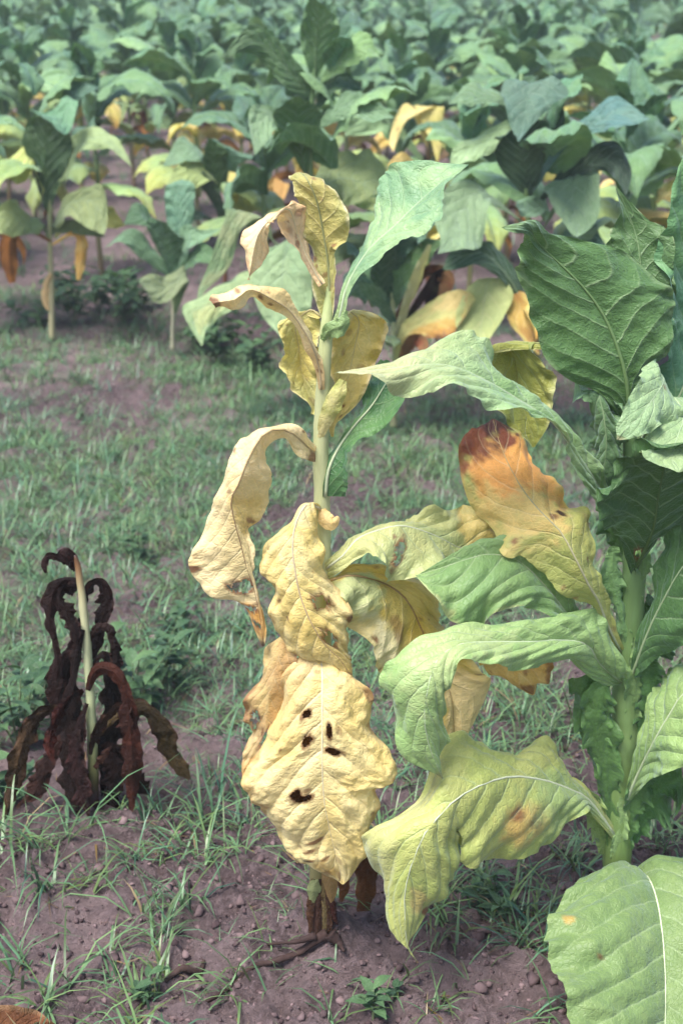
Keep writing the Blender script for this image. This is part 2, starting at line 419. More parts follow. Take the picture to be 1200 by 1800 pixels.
# ------------------------------------------------------------------ ground
def ground_z(x, y):
    x = np.asarray(x, float); y = np.asarray(y, float)
    row = y + .33*x                                   # rows run across, farther off on the left
    z = .035*np.exp(-((row-2.15)/.28)**2)             # raised bed of the front row
    z = z + .03*np.sin((row-6.4)*2*np.pi/1.12)*sstep(5.6, 6.6, row)
    near = sstep(12, 5, y)
    z = z + .05*(fbm(x*1.3, y*1.3, 3, 3)-.5) + near*.030*(fbm(x*7, y*7, 11, 4)-.5)
    lump = np.abs(2*fbm(x*17, y*17, 23, 4)-1)
    z = z + near*.050*(lump-.25) + near*.040*(fbm(x*38, y*38, 29, 3)-.5)
    for bx, by in ((-.03, 2.07), (.46, 2.12), (-.48, 2.46)): z = z + .035*np.exp(-(((x-bx)**2+(y-by)**2)/.09**2))
    z = z - .035
    return z
def axis(dense0, dense1, step, lo, hi, grow):
    a = list(np.arange(dense0, dense1, step)); s = step
    while a[-1] < hi: s *= grow; a.append(a[-1]+s)
    s = step
    while a[0] > lo: s *= grow; a.insert(0, a[0]-s)
    return np.array(a)
gx = axis(-.85, .85, .0085, -150, 150, 1.09); gy = axis(1.35, 3.0, .0085, -25, 150, 1.035)
GX, GY = np.meshgrid(gx, gy); GZ = ground_z(GX, GY)
nx, ny = len(gx), len(gy); ii = np.arange(nx*ny).reshape(ny, nx)
Q = np.stack([ii[:-1, :-1], ii[:-1, 1:], ii[1:, 1:], ii[1:, :-1]], -1).reshape(-1, 4)
g = add_obj('ground', make_mesh('ground', np.stack([GX, GY, GZ], -1).reshape(-1, 3), Q, None, None, M_SOIL)); g['kind'] = 'structure'

# ------------------------------------------------------------------ the yellowed plant
yp = Plant('tobacco_plant', 'wilted yellow tobacco plant with tattered pale leaves hanging down its bare stem', 'tobacco plant', 567, 1655)
SG = (.42, .44, .17); SGp = (.50, .52, .26); SBr = (.10, .05, .03)
yp.stem([(569, 1690, 0), (567, 1640, 0), (563, 1580, 0), (562, 1540, 0), (566, 1300, 0), (568, 1000, 0), (566, 880, 0), (564, 780, 0), (567, 690, .0), (573, 590, .0), (578, 520, .012), (579, 480, .022)],
        [.029, .023, .0195, .017, .0148, .0135, .013, .012, .011, .0095, .0065, .003],
        [(.045, .022, .016), (.05, .026, .018), (.075, .04, .026), (.22, .19, .08), SG, SGp, SGp, SGp, SGp, (.48, .52, .24), (.36, .42, .17), (.36, .42, .17)], m=70, nseg=14)
YK = dict(mat=M_YELLOW, ruf=.010, puck=.0022)
# A: upright top leaf, seen from below
yp.leaf([(566, 562, 576, 562, 584, 560, .0, .006, .0), (548, 505, 579, 500, 590, 495, .012, .012, .0), (547, 450, 576, 455, 591, 440, .02, .012, .0), (538, 408, 569, 413, 602, 425, .02, .01, -.01),
         (523, 368, 561, 370, 617, 385, .02, .005, -.01), (522, 340, 552, 340, 598, 350, .02, .0, .0), (509, 318, 540, 316, 576, 322, .02, .0, .01), (508, 307, 527, 303, 560, 309, .035, .03, .04), (506, 312, 520, 310, 548, 318, .055, .06, .06)],
        col=(.42, .38, .12), col2=(.34, .36, .12), rib=(.30, .32, .14), rr=.0042, under=True, edge=((.62, .58, .36), .12, .7), bulge=-.004, veins=10, vk=1.6, **YK)
# B: pale curled leaf hooking over to the left of the top
yp.leaf([(560, 505, 566, 500, 572, 497, -.004, 0, 0), (541, 474, 548, 468, 554, 462, .0, .0, .01), (514, 432, 525, 420, 537, 410, -.015, .0, .02), (492, 385, 510, 370, 525, 357, -.03, -.02, .01),
         (478, 392, 488, 374, 503, 360, -.06, -.045, -.02), (471, 418, 458, 404, 446, 397, -.06, -.07, -.05), (472, 446, 447, 435, 421, 424, -.055, -.075, -.06), (455, 464, 443, 458, 428, 450, -.06, -.075, -.065), (437, 492, -.07)],
        col=YP, col2=TN, rib=(.70, .58, .34), rr=.0028, edge=(TN, .2, .5), veins=10, blot=((.25, 0, .22, 1.2, (.52, .40, .26), .7), (1, 0, .06, 2, BR, .5)), **YK)
# C: dry twisted leaf reaching left
yp.leaf([(560, 685, 565, 685, 571, 685, -.012, -.014, -.01), (552, 645, 560, 645, 569, 648, -.02, -.02, -.02), (532, 603, 545, 600, 557, 606, -.03, -.04, -.02), (503, 556, 512, 550, 521, 546, -.045, -.055, -.05),
         (468, 546, 482, 528, 492, 507, -.06, -.08, -.06), (443, 523, 441, 509, 438, 499, -.085, -.10, -.09), (418, 543, 414, 526, 405, 509, -.10, -.12, -.10), (388, 545, 385, 531, 374, 516, -.12, -.14, -.12), (383, 545, 374, 534, 368, 526, -.13, -.14, -.135)],
        col=YP, col2=TN, rib=(.68, .52, .28), rr=.0026, edge=(TN, .25, .6), blot=((1, 0, .05, 2, BR, .9), (.62, 0, .10, 2, (.60, .42, .15), .6)), veins=12, **YK)
# D: left leaf hanging behind
yp.leaf([(558, 560, 565, 558, 570, 560, .008, .01, .01), (520, 551, 545, 545, 562, 548, .03, .02, .02), (489, 569, 520, 570, 562, 580, .03, .03, .018), (494, 612, 526, 615, 564, 620, .03, .045, .018), (500, 650, 530, 655, 564, 662, .03, .05, .018),
         (519, 682, 540, 690, 563, 697, .03, .045, .02), (545, 714, 551, 718, 558, 726, .035, .04, .03), (549, 728, .035)],
        col=(.62, .50, .17), col2=(.50, .47, .20), rib=(.6, .5, .24), rr=.002, edge=(YP, .14, .6), blot=((.75, .9, .12, .3, BR, .8), (.5, .3, .25, .5, (.52, .36, .10), .5)), veins=8, **YK)
# E: right leaf hanging behind
yp.leaf([(578, 600, 582, 598, 586, 596, .006, .006, .008), (590, 556, 604, 550, 622, 545, .03, .03, .04), (584, 582, 630, 562, 680, 568, .03, .05, .06), (582, 622, 622, 615, 669, 618, .03, .055, .055), (581, 668, 612, 663, 654, 655, .03, .05, .05),
         (579, 712, 602, 706, 634, 702, .03, .045, .045), (577, 750, 584, 748, 593, 742, .03, .035, .035), (584, 768, .035)],
        col=(.58, .43, .10), col2=(.60, .50, .20), rib=(.6, .5, .22), rr=.002, edge=(YP, .16, .7), veins=8, under=True, blot=((.15, 0, .12, 1.5, (.62, .60, .34), .8),), **YK)
# wing of E on the stem
yp.strip([(562, 770, -.012), (574, 735, -.018), (590, 700, -.02), (603, 668, -.012)], [5, 13, 16, 7], M_YELLOW, YG, roll=.3, col2=YP, nu=30, nv=13, ruf=.006)
# F: green leaf standing up to the right
yp.leaf([(568, 590, 574, 594, 580, 598, -.012, -.012, -.012), (588, 556, 595, 560, 602, 566, -.02, -.02, -.02), (601, 506, 607, 510, 614, 516, -.01, -.015, -.02), (616, 470, 624, 474, 634, 480, .0, -.01, -.03),
         (636, 418, 652, 434, 682, 440, .03, -.005, -.04), (658, 360, 694, 396, 738, 408, .06, .0, -.05), (670, 312, 728, 362, 770, 376, .075, .01, -.04), (688, 290, 768, 326, 778, 336, .075, .015, -.01), (752, 287, 792, 305, 800, 311, .05, .02, .01), (821, 289, .03)],
        mat=M_GREEN, col=GP, col2=GB, rib=(.46, .54, .34), rr=.0035, ruf=.005, jag=.025, puck=.0016, corr=.004, veins=9, vk=2, basec=((.36, .44, .16), .25))
yp.strip([(566, 598, -.012), (580, 580, -.022), (600, 572, -.026), (606, 545, -.02)], [4, 13, 15, 4], M_GREEN, (.26, .36, .14), roll=.4, nu=30, nv=13, ruf=.012, veins=0)
# G: green leaf leaning right behind the long leaf of the neighbour
yp.leaf([(566, 888, 572, 872, 606, 874, -.012, -.012, -.02), (574, 815, 578, 826, 612, 842, -.01, -.012, -.03), (588, 788, 594, 790, 613, 803, .0, 0, -.02), (612, 748, 620, 752, 632, 776, .02, .015, .0),
         (638, 708, 652, 715, 674, 757, .05, .03, .01), (645, 670, 672, 684, 707, 716, .08, .05, .03), (662, 652, 687, 660, 713, 682, .10, .08, .06), (706, 640, .12)],
        mat=M_GREEN, col=GM, col2=GL, rib=(.50, .56, .34), rr=.0045, ruf=.014, corr=.003, veins=9, under=True)
# H: arching left leaf
yp.leaf([(562, 790, 563, 800, 562, 812, 0, 0, 0), (546, 775, 545, 790, 543, 810, -.02, -.015, -.02), (528, 755, 524, 770, 518, 795, -.035, -.04, -.035), (500, 743, 500, 755, 501, 768, -.04, -.06, -.05), (450, 753, 464, 762, 470, 788, -.05, -.08, -.06),
         (420, 786, 436, 808, 474, 822, -.05, -.09, -.06), (397, 828, 420, 850, 476, 847, -.04, -.09, -.05), (384, 876, 406, 880, 464, 892, -.03, -.08, -.045), (372, 915, 413, 920, 442, 928, -.02, -.075, -.05), (354, 972, 424, 960, 432, 952, -.01, -.07, -.06),
         (354, 1002, 434, 1000, 440, 996, -.01, -.065, -.06), (376, 1037, 445, 1030, 450, 1028, -.02, -.06, -.058), (418, 1062, 455, 1075, 461, 1072, -.04, -.058, -.055), (440, 1090, 460, 1105, 467, 1100, -.05, -.058, -.055), (463, 1136, -.055)],
        col=YP, col2=(.66, .52, .22), rib=[(.66, .50, .24), (.22, .09, .04)], rr=.0032, nu=150, nv=57, blot=((.93, 0, .09, 1.6, OR, .8), (1, 0, .035, 2, DK, .95), (.0, .8, .07, 1, BR, .8), (.53, .45, .10, .6, (.62, .45, .12), .6), (.70, -.95, .02, .2, BR, .9), (.885, -.3, .03, .5, OR, .8)),
        holes=((.79, -.25, .022, .20), (.875, -.45, .012, .30), (.93, -.35, .008, .25)), veins=15, vk=2.4, bulge=.006, **YK)
# I: front middle leaf
yp.leaf([(560, 900, 564, 895, 568, 893, -.006, -.01, -.008), (528, 889, 540, 885, 553, 886, -.03, -.035, -.03), (512, 918, 520, 920, 562, 926, -.045, -.055, -.04), (470, 962, 514, 960, 566, 962, -.05, -.07, -.045), (465, 1002, 518, 1000, 570, 1000, -.055, -.08, -.05),
         (480, 1037, 527, 1045, 600, 1040, -.065, -.085, -.05), (478, 1082, 541, 1083, 607, 1083, -.07, -.09, -.05), (492, 1126, 555, 1110, 616, 1112, -.07, -.09, -.055), (522, 1152, 573, 1136, 619, 1142, -.07, -.085, -.06), (572, 1168, 598, 1160, 620, 1167, -.07, -.08, -.065), (618, 1192, -.07)],
        col=(.75, .53, .20), col2=(.83, .66, .36), rib=[(.78, .70, .46), (.30, .13, .06)], rr=.0038, nu=130, nv=61, veins=11, vk=2.0, corr=.006, edge=((.52, .33, .14), .12, .7),
        blot=((.82, .3, .2, .9, (.56, .37, .12), .7), (.5, -.6, .2, .4, (.60, .40, .14), .6), (.62, .95, .03, .12, BR, .9), (.10, 0, .12, .8, YP, .8), (.85, .95, .02, .1, BR, .8)), holes=((.55, .38, .030, .16), (.735, .25, .040, .14)), bulge=.008, **{**YK, 'ruf': .007})
# K: leaf folded down at the left, behind the big one
yp.leaf([(545, 1095, 555, 1090, 565, 1085, -.03, -.02, -.015), (472, 1128, 500, 1120, 525, 1125, -.04, -.05, -.05), (452, 1188, 482, 1190, 525, 1185, -.035, -.06, -.06), (437, 1238, 470, 1240, 520, 1240, -.03, -.055, -.05), (434, 1290, 466, 1290, 520, 1295, -.03, -.05, -.045), (427, 1338, 450, 1335, 500, 1335, -.035, -.045, -.04), (429, 1368, 440, 1370, 462, 1370, -.04, -.045, -.045), (436, 1386, -.042)],
        col=(.62, .46, .19), col2=(.54, .34, .15), edge=(BR, .16, .7), blot=((.45, .55, .28, .8, (.50, .30, .11), .8), (.80, -.3, .2, 1.2, (.55, .40, .20), .6), (.9, 0, .09, 1.5, OR, .6), (1, 0, .05, 2, BR, .9)), holes=((.72, .1, .05, .25), (.60, -.55, .04, .2)), veins=9, **YK)
# J: big front leaf
yp.leaf([(558, 1140, 564, 1135, 570, 1140, -.02, -.02, -.02), (535, 1152, 564, 1156, 596, 1160, -.05, -.06, -.05), (510, 1182, 566, 1186, 624, 1190, -.06, -.085, -.06), (484, 1232, 566, 1226, 650, 1226, -.065, -.10, -.065), (462, 1290, 566, 1266, 650, 1272, -.065, -.11, -.07),
         (450, 1332, 566, 1308, 680, 1316, -.06, -.115, -.065), (441, 1364, 566, 1345, 687, 1352, -.06, -.12, -.065), (457, 1408, 568, 1388, 656, 1374, -.07, -.12, -.08), (449, 1438, 571, 1418, 661, 1412, -.07, -.12, -.08), (479, 1476, 578, 1452, 643, 1452, -.08, -.115, -.085), (530, 1516, 588, 1495, 639, 1500, -.095, -.11, -.095), (588, 1546, 597, 1530, 620, 1538, -.10, -.105, -.10), (602, 1554, -.105)],
        col=(.80, .58, .235), col2=(.86, .69, .38), rib=[(.82, .74, .50), (.74, .62, .34)], rr=.0042, nu=230, nv=117, veins=9, vk=2.0, corr=.0065, ruff=5, edge=((.50, .28, .11), .10, .75), jag=.07,
        blot=((.16, .85, .06, .25, TN, .5), (.22, .95, .03, .12, BR, .8), (.80, -.45, .012, .22, BR, .9), (.835, -.62, .010, .2, BR, .9), (.85, -.25, .010, .16, BR, .85), (.90, -.55, .012, .2, BR, .85), (.965, -.4, .014, .3, BR, .8), (.875, -.5, .035, .4, OR, .6), (.92, -.4, .035, .45, OR, .7), (.95, -.2, .03, .35, BR, .7), (.77, -.25, .012, .2, BR, .9), (.12, -.6, .12, .5, TN, .7), (.66, .85, .012, .06, BR, .7), (.25, -.55, .10, .35, (.66, .46, .2), .5)),
        holes=((.275, -.22, .012, .075), (.37, -.16, .020, .075), (.345, .09, .028, .035), (.42, .15, .012, .09), (.555, -.31, .016, .07), (.58, -.27, .016, .11)), bulge=.012, **YK)
# M: leaf reaching right at mid height
yp.leaf([(570, 990, 573, 1000, 578, 1018, -.012, -.012, -.012), (598, 962, 604, 975, 612, 996, -.01, -.02, -.03), (616, 944, 627, 948, 645, 968, .0, -.01, -.04), (650, 927, 664, 932, 672, 982, .02, .0, -.05), (700, 907, 708, 924, 700, 1012, .04, .01, -.05),
         (760, 899, 762, 940, 748, 1016, .06, .03, -.02), (830, 892, 812, 964, 795, 1012, .07, .05, .02), (862, 906, 855, 962, 850, 1000, .08, .06, .04), (905, 960, .07)],
        mat=M_GREEN, col=(.38, .42, .18), col2=(.48, .46, .18), rib=(.60, .62, .42), rr=.0035, ruf=.014, corr=.005, holes=((.42, .50, .022, .22),), blot=((.82, -.6, .14, .6, YY, .7), (.38, .25, .01, .06, BR, .8)), veins=8)
# N: leaf hanging with its orange back turned to us
yp.leaf([(572, 1030, 576, 1022, 582, 1015, -.012, -.012, -.012), (606, 1058, 618, 1012, 632, 1003, -.06, -.02, .0), (622, 1088, 672, 1024, 736, 1020, -.06, .02, .05), (652, 1132, 714, 1055, 778, 1084, -.03, .03, .06), (660, 1176, 740, 1106, 795, 1112, -.01, .04, .06), (715, 1210, 768, 1170, 838, 1172, .01, .05, .06), (772, 1245, 792, 1222, 861, 1198, .02, .05, .06), (774, 1300, 797, 1272, 828, 1282, .03, .05, .05), (800, 1308, .05)],
        col=(.60, .40, .09), col2=(.62, .48, .18), rib=[(.50, .34, .14), (.34, .15, .05)], rr=.0034, under=True, edge=(YP, .3, .5), blot=((.15, -.5, .15, .9, (.42, .46, .22), .9), (.43, -.75, .16, .28, (.70, .62, .40), .8), (.40, -.45, .1, .14, BR, .6), (.36, -.9, .02, .05, BR, .9), (.85, .3, .2, 1, (.68, .50, .28), .8)), veins=9, bulge=-.008, **YK)
yp.strip([(562, 1200, -.012), (548, 1260, -.03), (540, 1350, -.035), (548, 1440, -.03), (566, 1530, -.022)], [8, 46, 54, 44, 5], M_DEAD, (.07, .028, .014), col2=(.14, .06, .025), roll=-.2, nu=50, nv=21, ruf=.012)  # added dark leaf behind J, stands in for the shade seen through its holes
# small torn leaf bases on the stem
yp.strip([(566, 895, -.014), (572, 912, -.022), (585, 920, -.026), (595, 908, -.022)], [6, 14, 11, 3], M_YELLOW, YY, col2=YP, roll=.4, nu=26, nv=13, ruf=.004)
yp.strip([(560, 1545, -.016), (552, 1562, -.024), (548, 1590, -.022)], [6, 12, 2], M_YELLOW, (.28, .30, .13), roll=.4, nu=26, nv=13, ruf=.004)
yp.strip([(570, 1500, -.014), (580, 1550, -.028), (583, 1590, -.022)], [8, 13, 2], M_YELLOW, (.40, .22, .09), roll=.4, nu=26, nv=13, ruf=.004)
for i_, (x0, x1, y1, c_) in enumerate(((552, 545, 1640, (.10, .045, .028)), (562, 558, 1655, (.06, .03, .02)), (574, 580, 1650, (.085, .04, .025)), (568, 570, 1640, (.16, .12, .05)), (580, 592, 1625, (.05, .02, .014)))):
    yp.strip([(x0, 1545, -.017), ((x0+x1)/2-2+3*(i_ % 2), 1590, -.023), (x1, y1, -.022)], [5, 7, 2], M_DEAD, c_, roll=.4, nu=26, nv=9, ruf=.01, jag=.4)
# withered brown leaves at the foot
yp.strip([(570, 1470, .01), (610, 1475, .05), (640, 1520, .06), (640, 1602, .05)], [5, 18, 24, 12], M_DEAD, BR, col2=RD, roll=.6, ruf=.012)
yp.strip([(566, 1480, .01), (590, 1500, .03), (604, 1550, .035), (600, 1585, .03)], [5, 10, 12, 4], M_DEAD, (.22, .09, .04), col2=RD, roll=.6, ruf=.012)
# roots in the open
def ground_path(pl, pts, lift):
    out = []
    for (x, y) in pts:
        g_ = ground_at(x, y); z = float(ground_z(g_[0], g_[1])); 
        r = ray(x, y); t_ = (CAM_H-z-lift)/-r[2]; out.append(np.array([r[0]*t_, r[1]*t_, z+lift])-pl.base)
    return out
rp = ground_path(yp, [(575, 1640), (556, 1652), (525, 1675), (480, 1690), (440, 1702), (405, 1735), (350, 1768), (330, 1775)], .001)
add_obj('root', tube_mesh('root', rp, [.012, .008, .006, .0055, .005, .004, .0035, .002], (.055, .032, .028), M_ROOT, 8, 40, .3, 5), yp.root)
rp = ground_path(yp, [(580, 1640), (596, 1658), (604, 1672)], .002)
add_obj('root', tube_mesh('root', rp, [.012, .007, .002], (.045, .026, .023), M_ROOT, 8, 14, .3, 6), yp.root)
rp = ground_path(yp, [(555, 1645), (520, 1655), (470, 1660)], .006)
add_obj('root', tube_mesh('root', rp, [.008, .004, .002], (.045, .026, .023), M_ROOT, 8, 14, .3, 8), yp.root)

# ------------------------------------------------------------------ the green plant beside it
gp = Plant('tobacco_plant', 'leafy green tobacco plant with one brown scorched leaf tip beside the yellow plant', 'tobacco plant', 1086, 1612)
gp.stem([(1086, 1640, 0), (1084, 1540, 0), (1086, 1440, 0), (1096, 1280, 0), (1106, 1130, 0), (1114, 980, 0), (1112, 850, .0), (1106, 740, .0), (1104, 680, .01)], [.027, .0255, .025, .024, .021, .018, .015, .011, .007],
        [(.08, .06, .03), (.14, .20, .06), (.17, .26, .08), (.19, .29, .10), (.18, .29, .10), (.13, .22, .08), (.11, .19, .07), (.10, .18, .07), (.10, .18, .07)], m=60, nseg=14)
GK = dict(mat=M_GREEN, ruf=.011, puck=.002)
RIBG = (.36, .46, .24)
# A: big upright leaf, underside
gp.leaf([(1096, 760, 1104, 760, 1112, 758, 0, 0, 0), (1062, 698, 1103, 705, 1124, 672, -.02, -.015, 0), (1015, 677, 1098, 660, 1150, 646, -.03, -.02, .0), (970, 645, 1083, 608, 1174, 608, -.04, -.02, .0), (944, 585, 1060, 555, 1187, 545, -.05, -.02, .0),
         (930, 530, 1030, 512, 1185, 514, -.05, -.025, .01), (914, 490, 1000, 480, 1152, 488, -.055, -.03, .01), (912, 460, 968, 450, 1098, 440, -.06, -.035, .0), (920, 428, 942, 424, 1012, 418, -.065, -.05, -.02), (921, 412, 934, 406, 965, 409, -.085, -.07, -.045), (901, 409, 915, 398, 938, 386, -.12, -.10, -.07), (882, 399, -.125)],
        col=(.085, .170, .052), col2=(.068, .142, .042), rib=(.17, .27, .10), rr=.0058, under=True, nu=140, nv=69, corr=.004, veins=10, vk=2.3, bulge=-.006, edge=((.14, .22, .09), .05, .8), jag=.03, tipc=(GP, .86), **{**GK, 'ruf': .005, 'puck': .0012})
# B: leaf standing behind it
gp.leaf([(1102, 700, 1110, 700, 1118, 700, .02, .02, .02), (1080, 560, 1130, 560, 1180, 560, .06, .07, .07), (1074, 445, 1123, 448, 1182, 466, .08, .09, .08), (1078, 405, 1114, 405, 1184, 416, .09, .10, .08), (1088, 365, 1101, 368, 1140, 390, .10, .10, .09), (1083, 331, .10)],
        col=(.095, .17, .06), col2=(.08, .15, .055), rib=(.24, .34, .16), rr=.003, under=True, veins=11, holes=((.52, .8, .012, .10),), edge=((.3, .36, .2), .06, .8), **GK)
# C: tall leaf at the right
gp.leaf([(1112, 790, 1118, 790, 1125, 790, .01, .01, .01), (1150, 720, 1180, 720, 1220, 715, .06, .06, .06), (1164, 600, 1225, 600, 1310, 600, .07, .10, .06), (1158, 470, 1230, 460, 1320, 450, .07, .11, .06), (1176, 340, 1235, 330, 1300, 330, .08, .11, .07), (1205, 270, 1235, 265, 1260, 270, .09, .10, .09), (1240, 215, .09)],
        col=GB, col2=GL, rib=RIBG, rr=.005, corr=.006, veins=10, **GK)
# D: long leaf reaching left over the yellow plant
gp.leaf([(1085, 930, 1098, 915, 1104, 905, -.01, -.005, 0), (1040, 880, 1062, 872, 1075, 860, -.05, -.02, -.01), (1008, 832, 1038, 832, 1060, 828, -.08, -.05, -.03), (984, 780, 1004, 784, 1032, 795, -.10, -.07, -.04), (958, 750, 972, 742, 992, 742, -.12, -.09, -.05),
         (888, 736, 915, 705, 938, 680, -.16, -.11, -.06), (830, 707, 860, 672, 872, 640, -.18, -.13, -.08), (770, 683, 800, 645, 810, 599, -.20, -.15, -.09), (714, 684, 745, 640, 757, 603, -.21, -.17, -.12), (664, 674, 682, 648, 692, 631, -.22, -.19, -.16), (590, 655, -.22)],
        col=GP, col2=GL, rib=(.50, .58, .38), rr=.0045, nu=140, nv=57, corr=.005, veins=11, vk=2.0, bulge=.006, tipc=((.46, .46, .24), .55), **GK)
# E: yellowish leaf hanging behind D
gp.leaf([(1096, 745, 1100, 740, 1104, 736, .01, .01, .01), (1035, 672, 1045, 665, 1060, 660, .06, .06, .06), (985, 622, 990, 610, 1002, 600, .08, .08, .08), (930, 612, 935, 603, 950, 600, .10, .11, .11), (842, 610, 895, 602, 936, 616, .07, .12, .10), (842, 650, 905, 640, 970, 660, .07, .13, .10), (860, 700, 912, 692, 974, 704, .08, .13, .10), (892, 742, 926, 738, 967, 742, .09, .12, .10), (937, 786, .11)],
        col=(.30, .32, .08), col2=(.36, .33, .07), rib=(.4, .4, .16), rr=.0025, under=True, edge=((.5, .48, .22), .08, .8), veins=9, **GK)
# F: leaf with scorched tip
gp.leaf([(1085, 1150, 1090, 1145, 1096, 1140, -.018, -.016, -.016), (1058, 1110, 1070, 1106, 1080, 1102, -.04, -.045, -.03), (1034, 1066, 1053, 1060, 1063, 1050, -.06, -.07, -.04), (998, 1048, 1035, 1030, 1050, 1022, -.07, -.09, -.05), (958, 1004, 1010, 980, 1037, 968, -.07, -.10, -.05), (922, 962, 985, 935, 1038, 905, -.06, -.09, -.04),
         (878, 950, 955, 905, 999, 889, -.05, -.075, -.03), (833, 910, 925, 870, 979, 854, -.03, -.05, -.01), (811, 850, 900, 830, 953, 812, -.005, -.02, .02), (810, 788, 882, 790, 931, 774, .03, .02, .05), (836, 758, 871, 757, 900, 755, .055, .05, .07), (866, 736, .075)],
        col=(.42, .43, .13), col2=(.34, .40, .12), rib=[(.55, .60, .40), (.50, .36, .14)], rr=.0042, nu=140, nv=61, veins=11, vk=2.0,
        blot=((.72, .0, .17, 1.3, (.78, .58, .20), .85), (.83, .2, .14, 1.3, (.70, .36, .085), .95), (.78, .6, .14, .6, (.74, .40, .10), .85), (.66, .75, .08, .3, (.70, .40, .11), .6), (1.0, 0, .13, 2.0, (.05, .018, .012), 1), (.89, -.75, .07, .45, BR, .95), (.91, .3, .05, .35, BR, .95), (.86, -.95, .08, .2, BR, .8), (.91, .35, .035, .25, BR, .9), (.88, -.85, .06, .2, BR, .8), (.60, .45, .018, .07, DK, .95)), tipc=(BR, .97), **{**GK, 'mat': M_YELLOW})
# G: green leaf under it
gp.leaf([(1085, 1190, 1092, 1185, 1098, 1180, -.018, -.016, -.014), (1004, 1118, 1018, 1106, 1030, 1094, -.05, -.04, -.03), (976, 1098, 994, 1076, 1010, 1046, -.07, -.05, -.02), (926, 1068, 956, 1028, 990, 990, -.10, -.06, -.02), (870, 1076, 910, 986, 942, 948, -.13, -.07, -.03), (834, 1096, 862, 974, 882, 943, -.14, -.08, -.04), (794, 1091, 820, 983, 838, 950, -.14, -.09, -.05), (756, 1050, 776, 998, 790, 976, -.13, -.10, -.08), (732, 1011, -.11)],
        col=(.16, .28, .095), col2=(.22, .33, .12), rib=(.50, .56, .34), rr=.0038, corr=.007, veins=10, vk=2.2, bulge=.01, edge=((.42, .44, .2), .08, .7), **GK)
# H: long leaf arching left, tip hanging
gp.leaf([(1060, 1205, 1092, 1200, 1100, 1190, -.03, -.016, -.02), (1012, 1172, 1055, 1168, 1104, 1172, -.06, -.05, -.05), (996, 1165, 1030, 1133, 1056, 1100, -.10, -.08, -.05), (960, 1170, 985, 1125, 1036, 1072, -.14, -.10, -.05), (918, 1176, 930, 1128, 952, 1090, -.17, -.13, -.09), (860, 1170, 866, 1128, 882, 1098, -.20, -.16, -.12),
         (816, 1163, 806, 1133, 800, 1111, -.22, -.19, -.15), (796, 1190, 766, 1163, 716, 1151, -.22, -.22, -.18), (784, 1226, 752, 1210, 667, 1185, -.21, -.235, -.19), (777, 1276, 745, 1262, 682, 1246, -.20, -.24, -.20), (776, 1322, 754, 1312, 703, 1310, -.20, -.235, -.21), (777, 1346, 766, 1342, 745, 1342, -.21, -.23, -.215), (778, 1369, -.22)],
        col=(.28, .40, .15), col2=(.22, .35, .12), rib=(.52, .60, .38), rr=.0045, nu=150, nv=61, corr=.006, veins=13, vk=2.4, bulge=.008, blot=((1, 0, .03, 2, BR, .5), (.6, 0, .2, 1, (.42, .46, .22), .5)), **GK)
# I: yellow brown-edged leaf end showing under H
gp.leaf([(1084, 1160, 1090, 1155, 1096, 1150, .012, .012, .012), (1005, 1132, 1010, 1125, 1015, 1118, .0, .0, .0), (930, 1128, 940, 1120, 960, 1115, -.02, -.03, -.02), (850, 1150, 905, 1148, 962, 1150, -.05, -.06, -.04), (848, 1177, 908, 1180, 967, 1178, -.05, -.06, -.05), (884, 1203, 917, 1206, 952, 1200, -.05, -.06, -.05), (936, 1222, -.05)],
        col=(.62, .44, .16), col2=OR, edge=(BR, .10, .7), blot=((.95, .2, .06, .6, BR, .8),), **{**GK, 'mat': M_YELLOW})
# J: low leaf folding down to the left
gp.leaf([(1080, 1480, 1083, 1472, 1086, 1462, -.018, -.018, -.016), (1030, 1425, 1036, 1408, 1028, 1382, -.06, -.05, -.03), (1008, 1442, 1000, 1387, 985, 1345, -.10, -.08, -.04), (960, 1500, 955, 1371, 940, 1317, -.13, -.11, -.05), (890, 1520, 900, 1365, 887, 1334, -.16, -.14, -.08), (828, 1512, 850, 1378, 817, 1311, -.18, -.18, -.10), (798, 1493, 805, 1402, 770, 1307, -.19, -.21, -.13),
         (806, 1474, 772, 1434, 728, 1408, -.20, -.235, -.18), (800, 1511, 746, 1466, 630, 1470, -.20, -.25, -.20), (783, 1556, 723, 1520, 658, 1550, -.21, -.26, -.21), (756, 1597, 711, 1572, 677, 1602, -.23, -.26, -.23), (727, 1640, 712, 1622, 699, 1646, -.25, -.265, -.25), (718, 1665, 716, 1664, 713, 1665, -.26, -.26, -.26), (734, 1693, -.26)],
        col=(.33, .39, .11), col2=(.40, .42, .14), rib=(.60, .64, .44), rr=.0048, nu=160, nv=65, corr=.006, veins=14, vk=2.6, bulge=.008,
        blot=((.38, -.52, .08, .30, (.55, .36, .10), .8), (.36, -.52, .02, .10, BR, .8), (.41, -.40, .02, .10, BR, .8), (.83, -.9, .012, .12, BR, .9), (.82, -.4, .04, .3, (.55, .40, .14), .6), (1, 0, .02, 2, BR, .8), (.2, -.3, .2, .8, (.24, .34, .13), .8), (.68, .7, .12, .4, (.46, .44, .2), .6)), **GK)
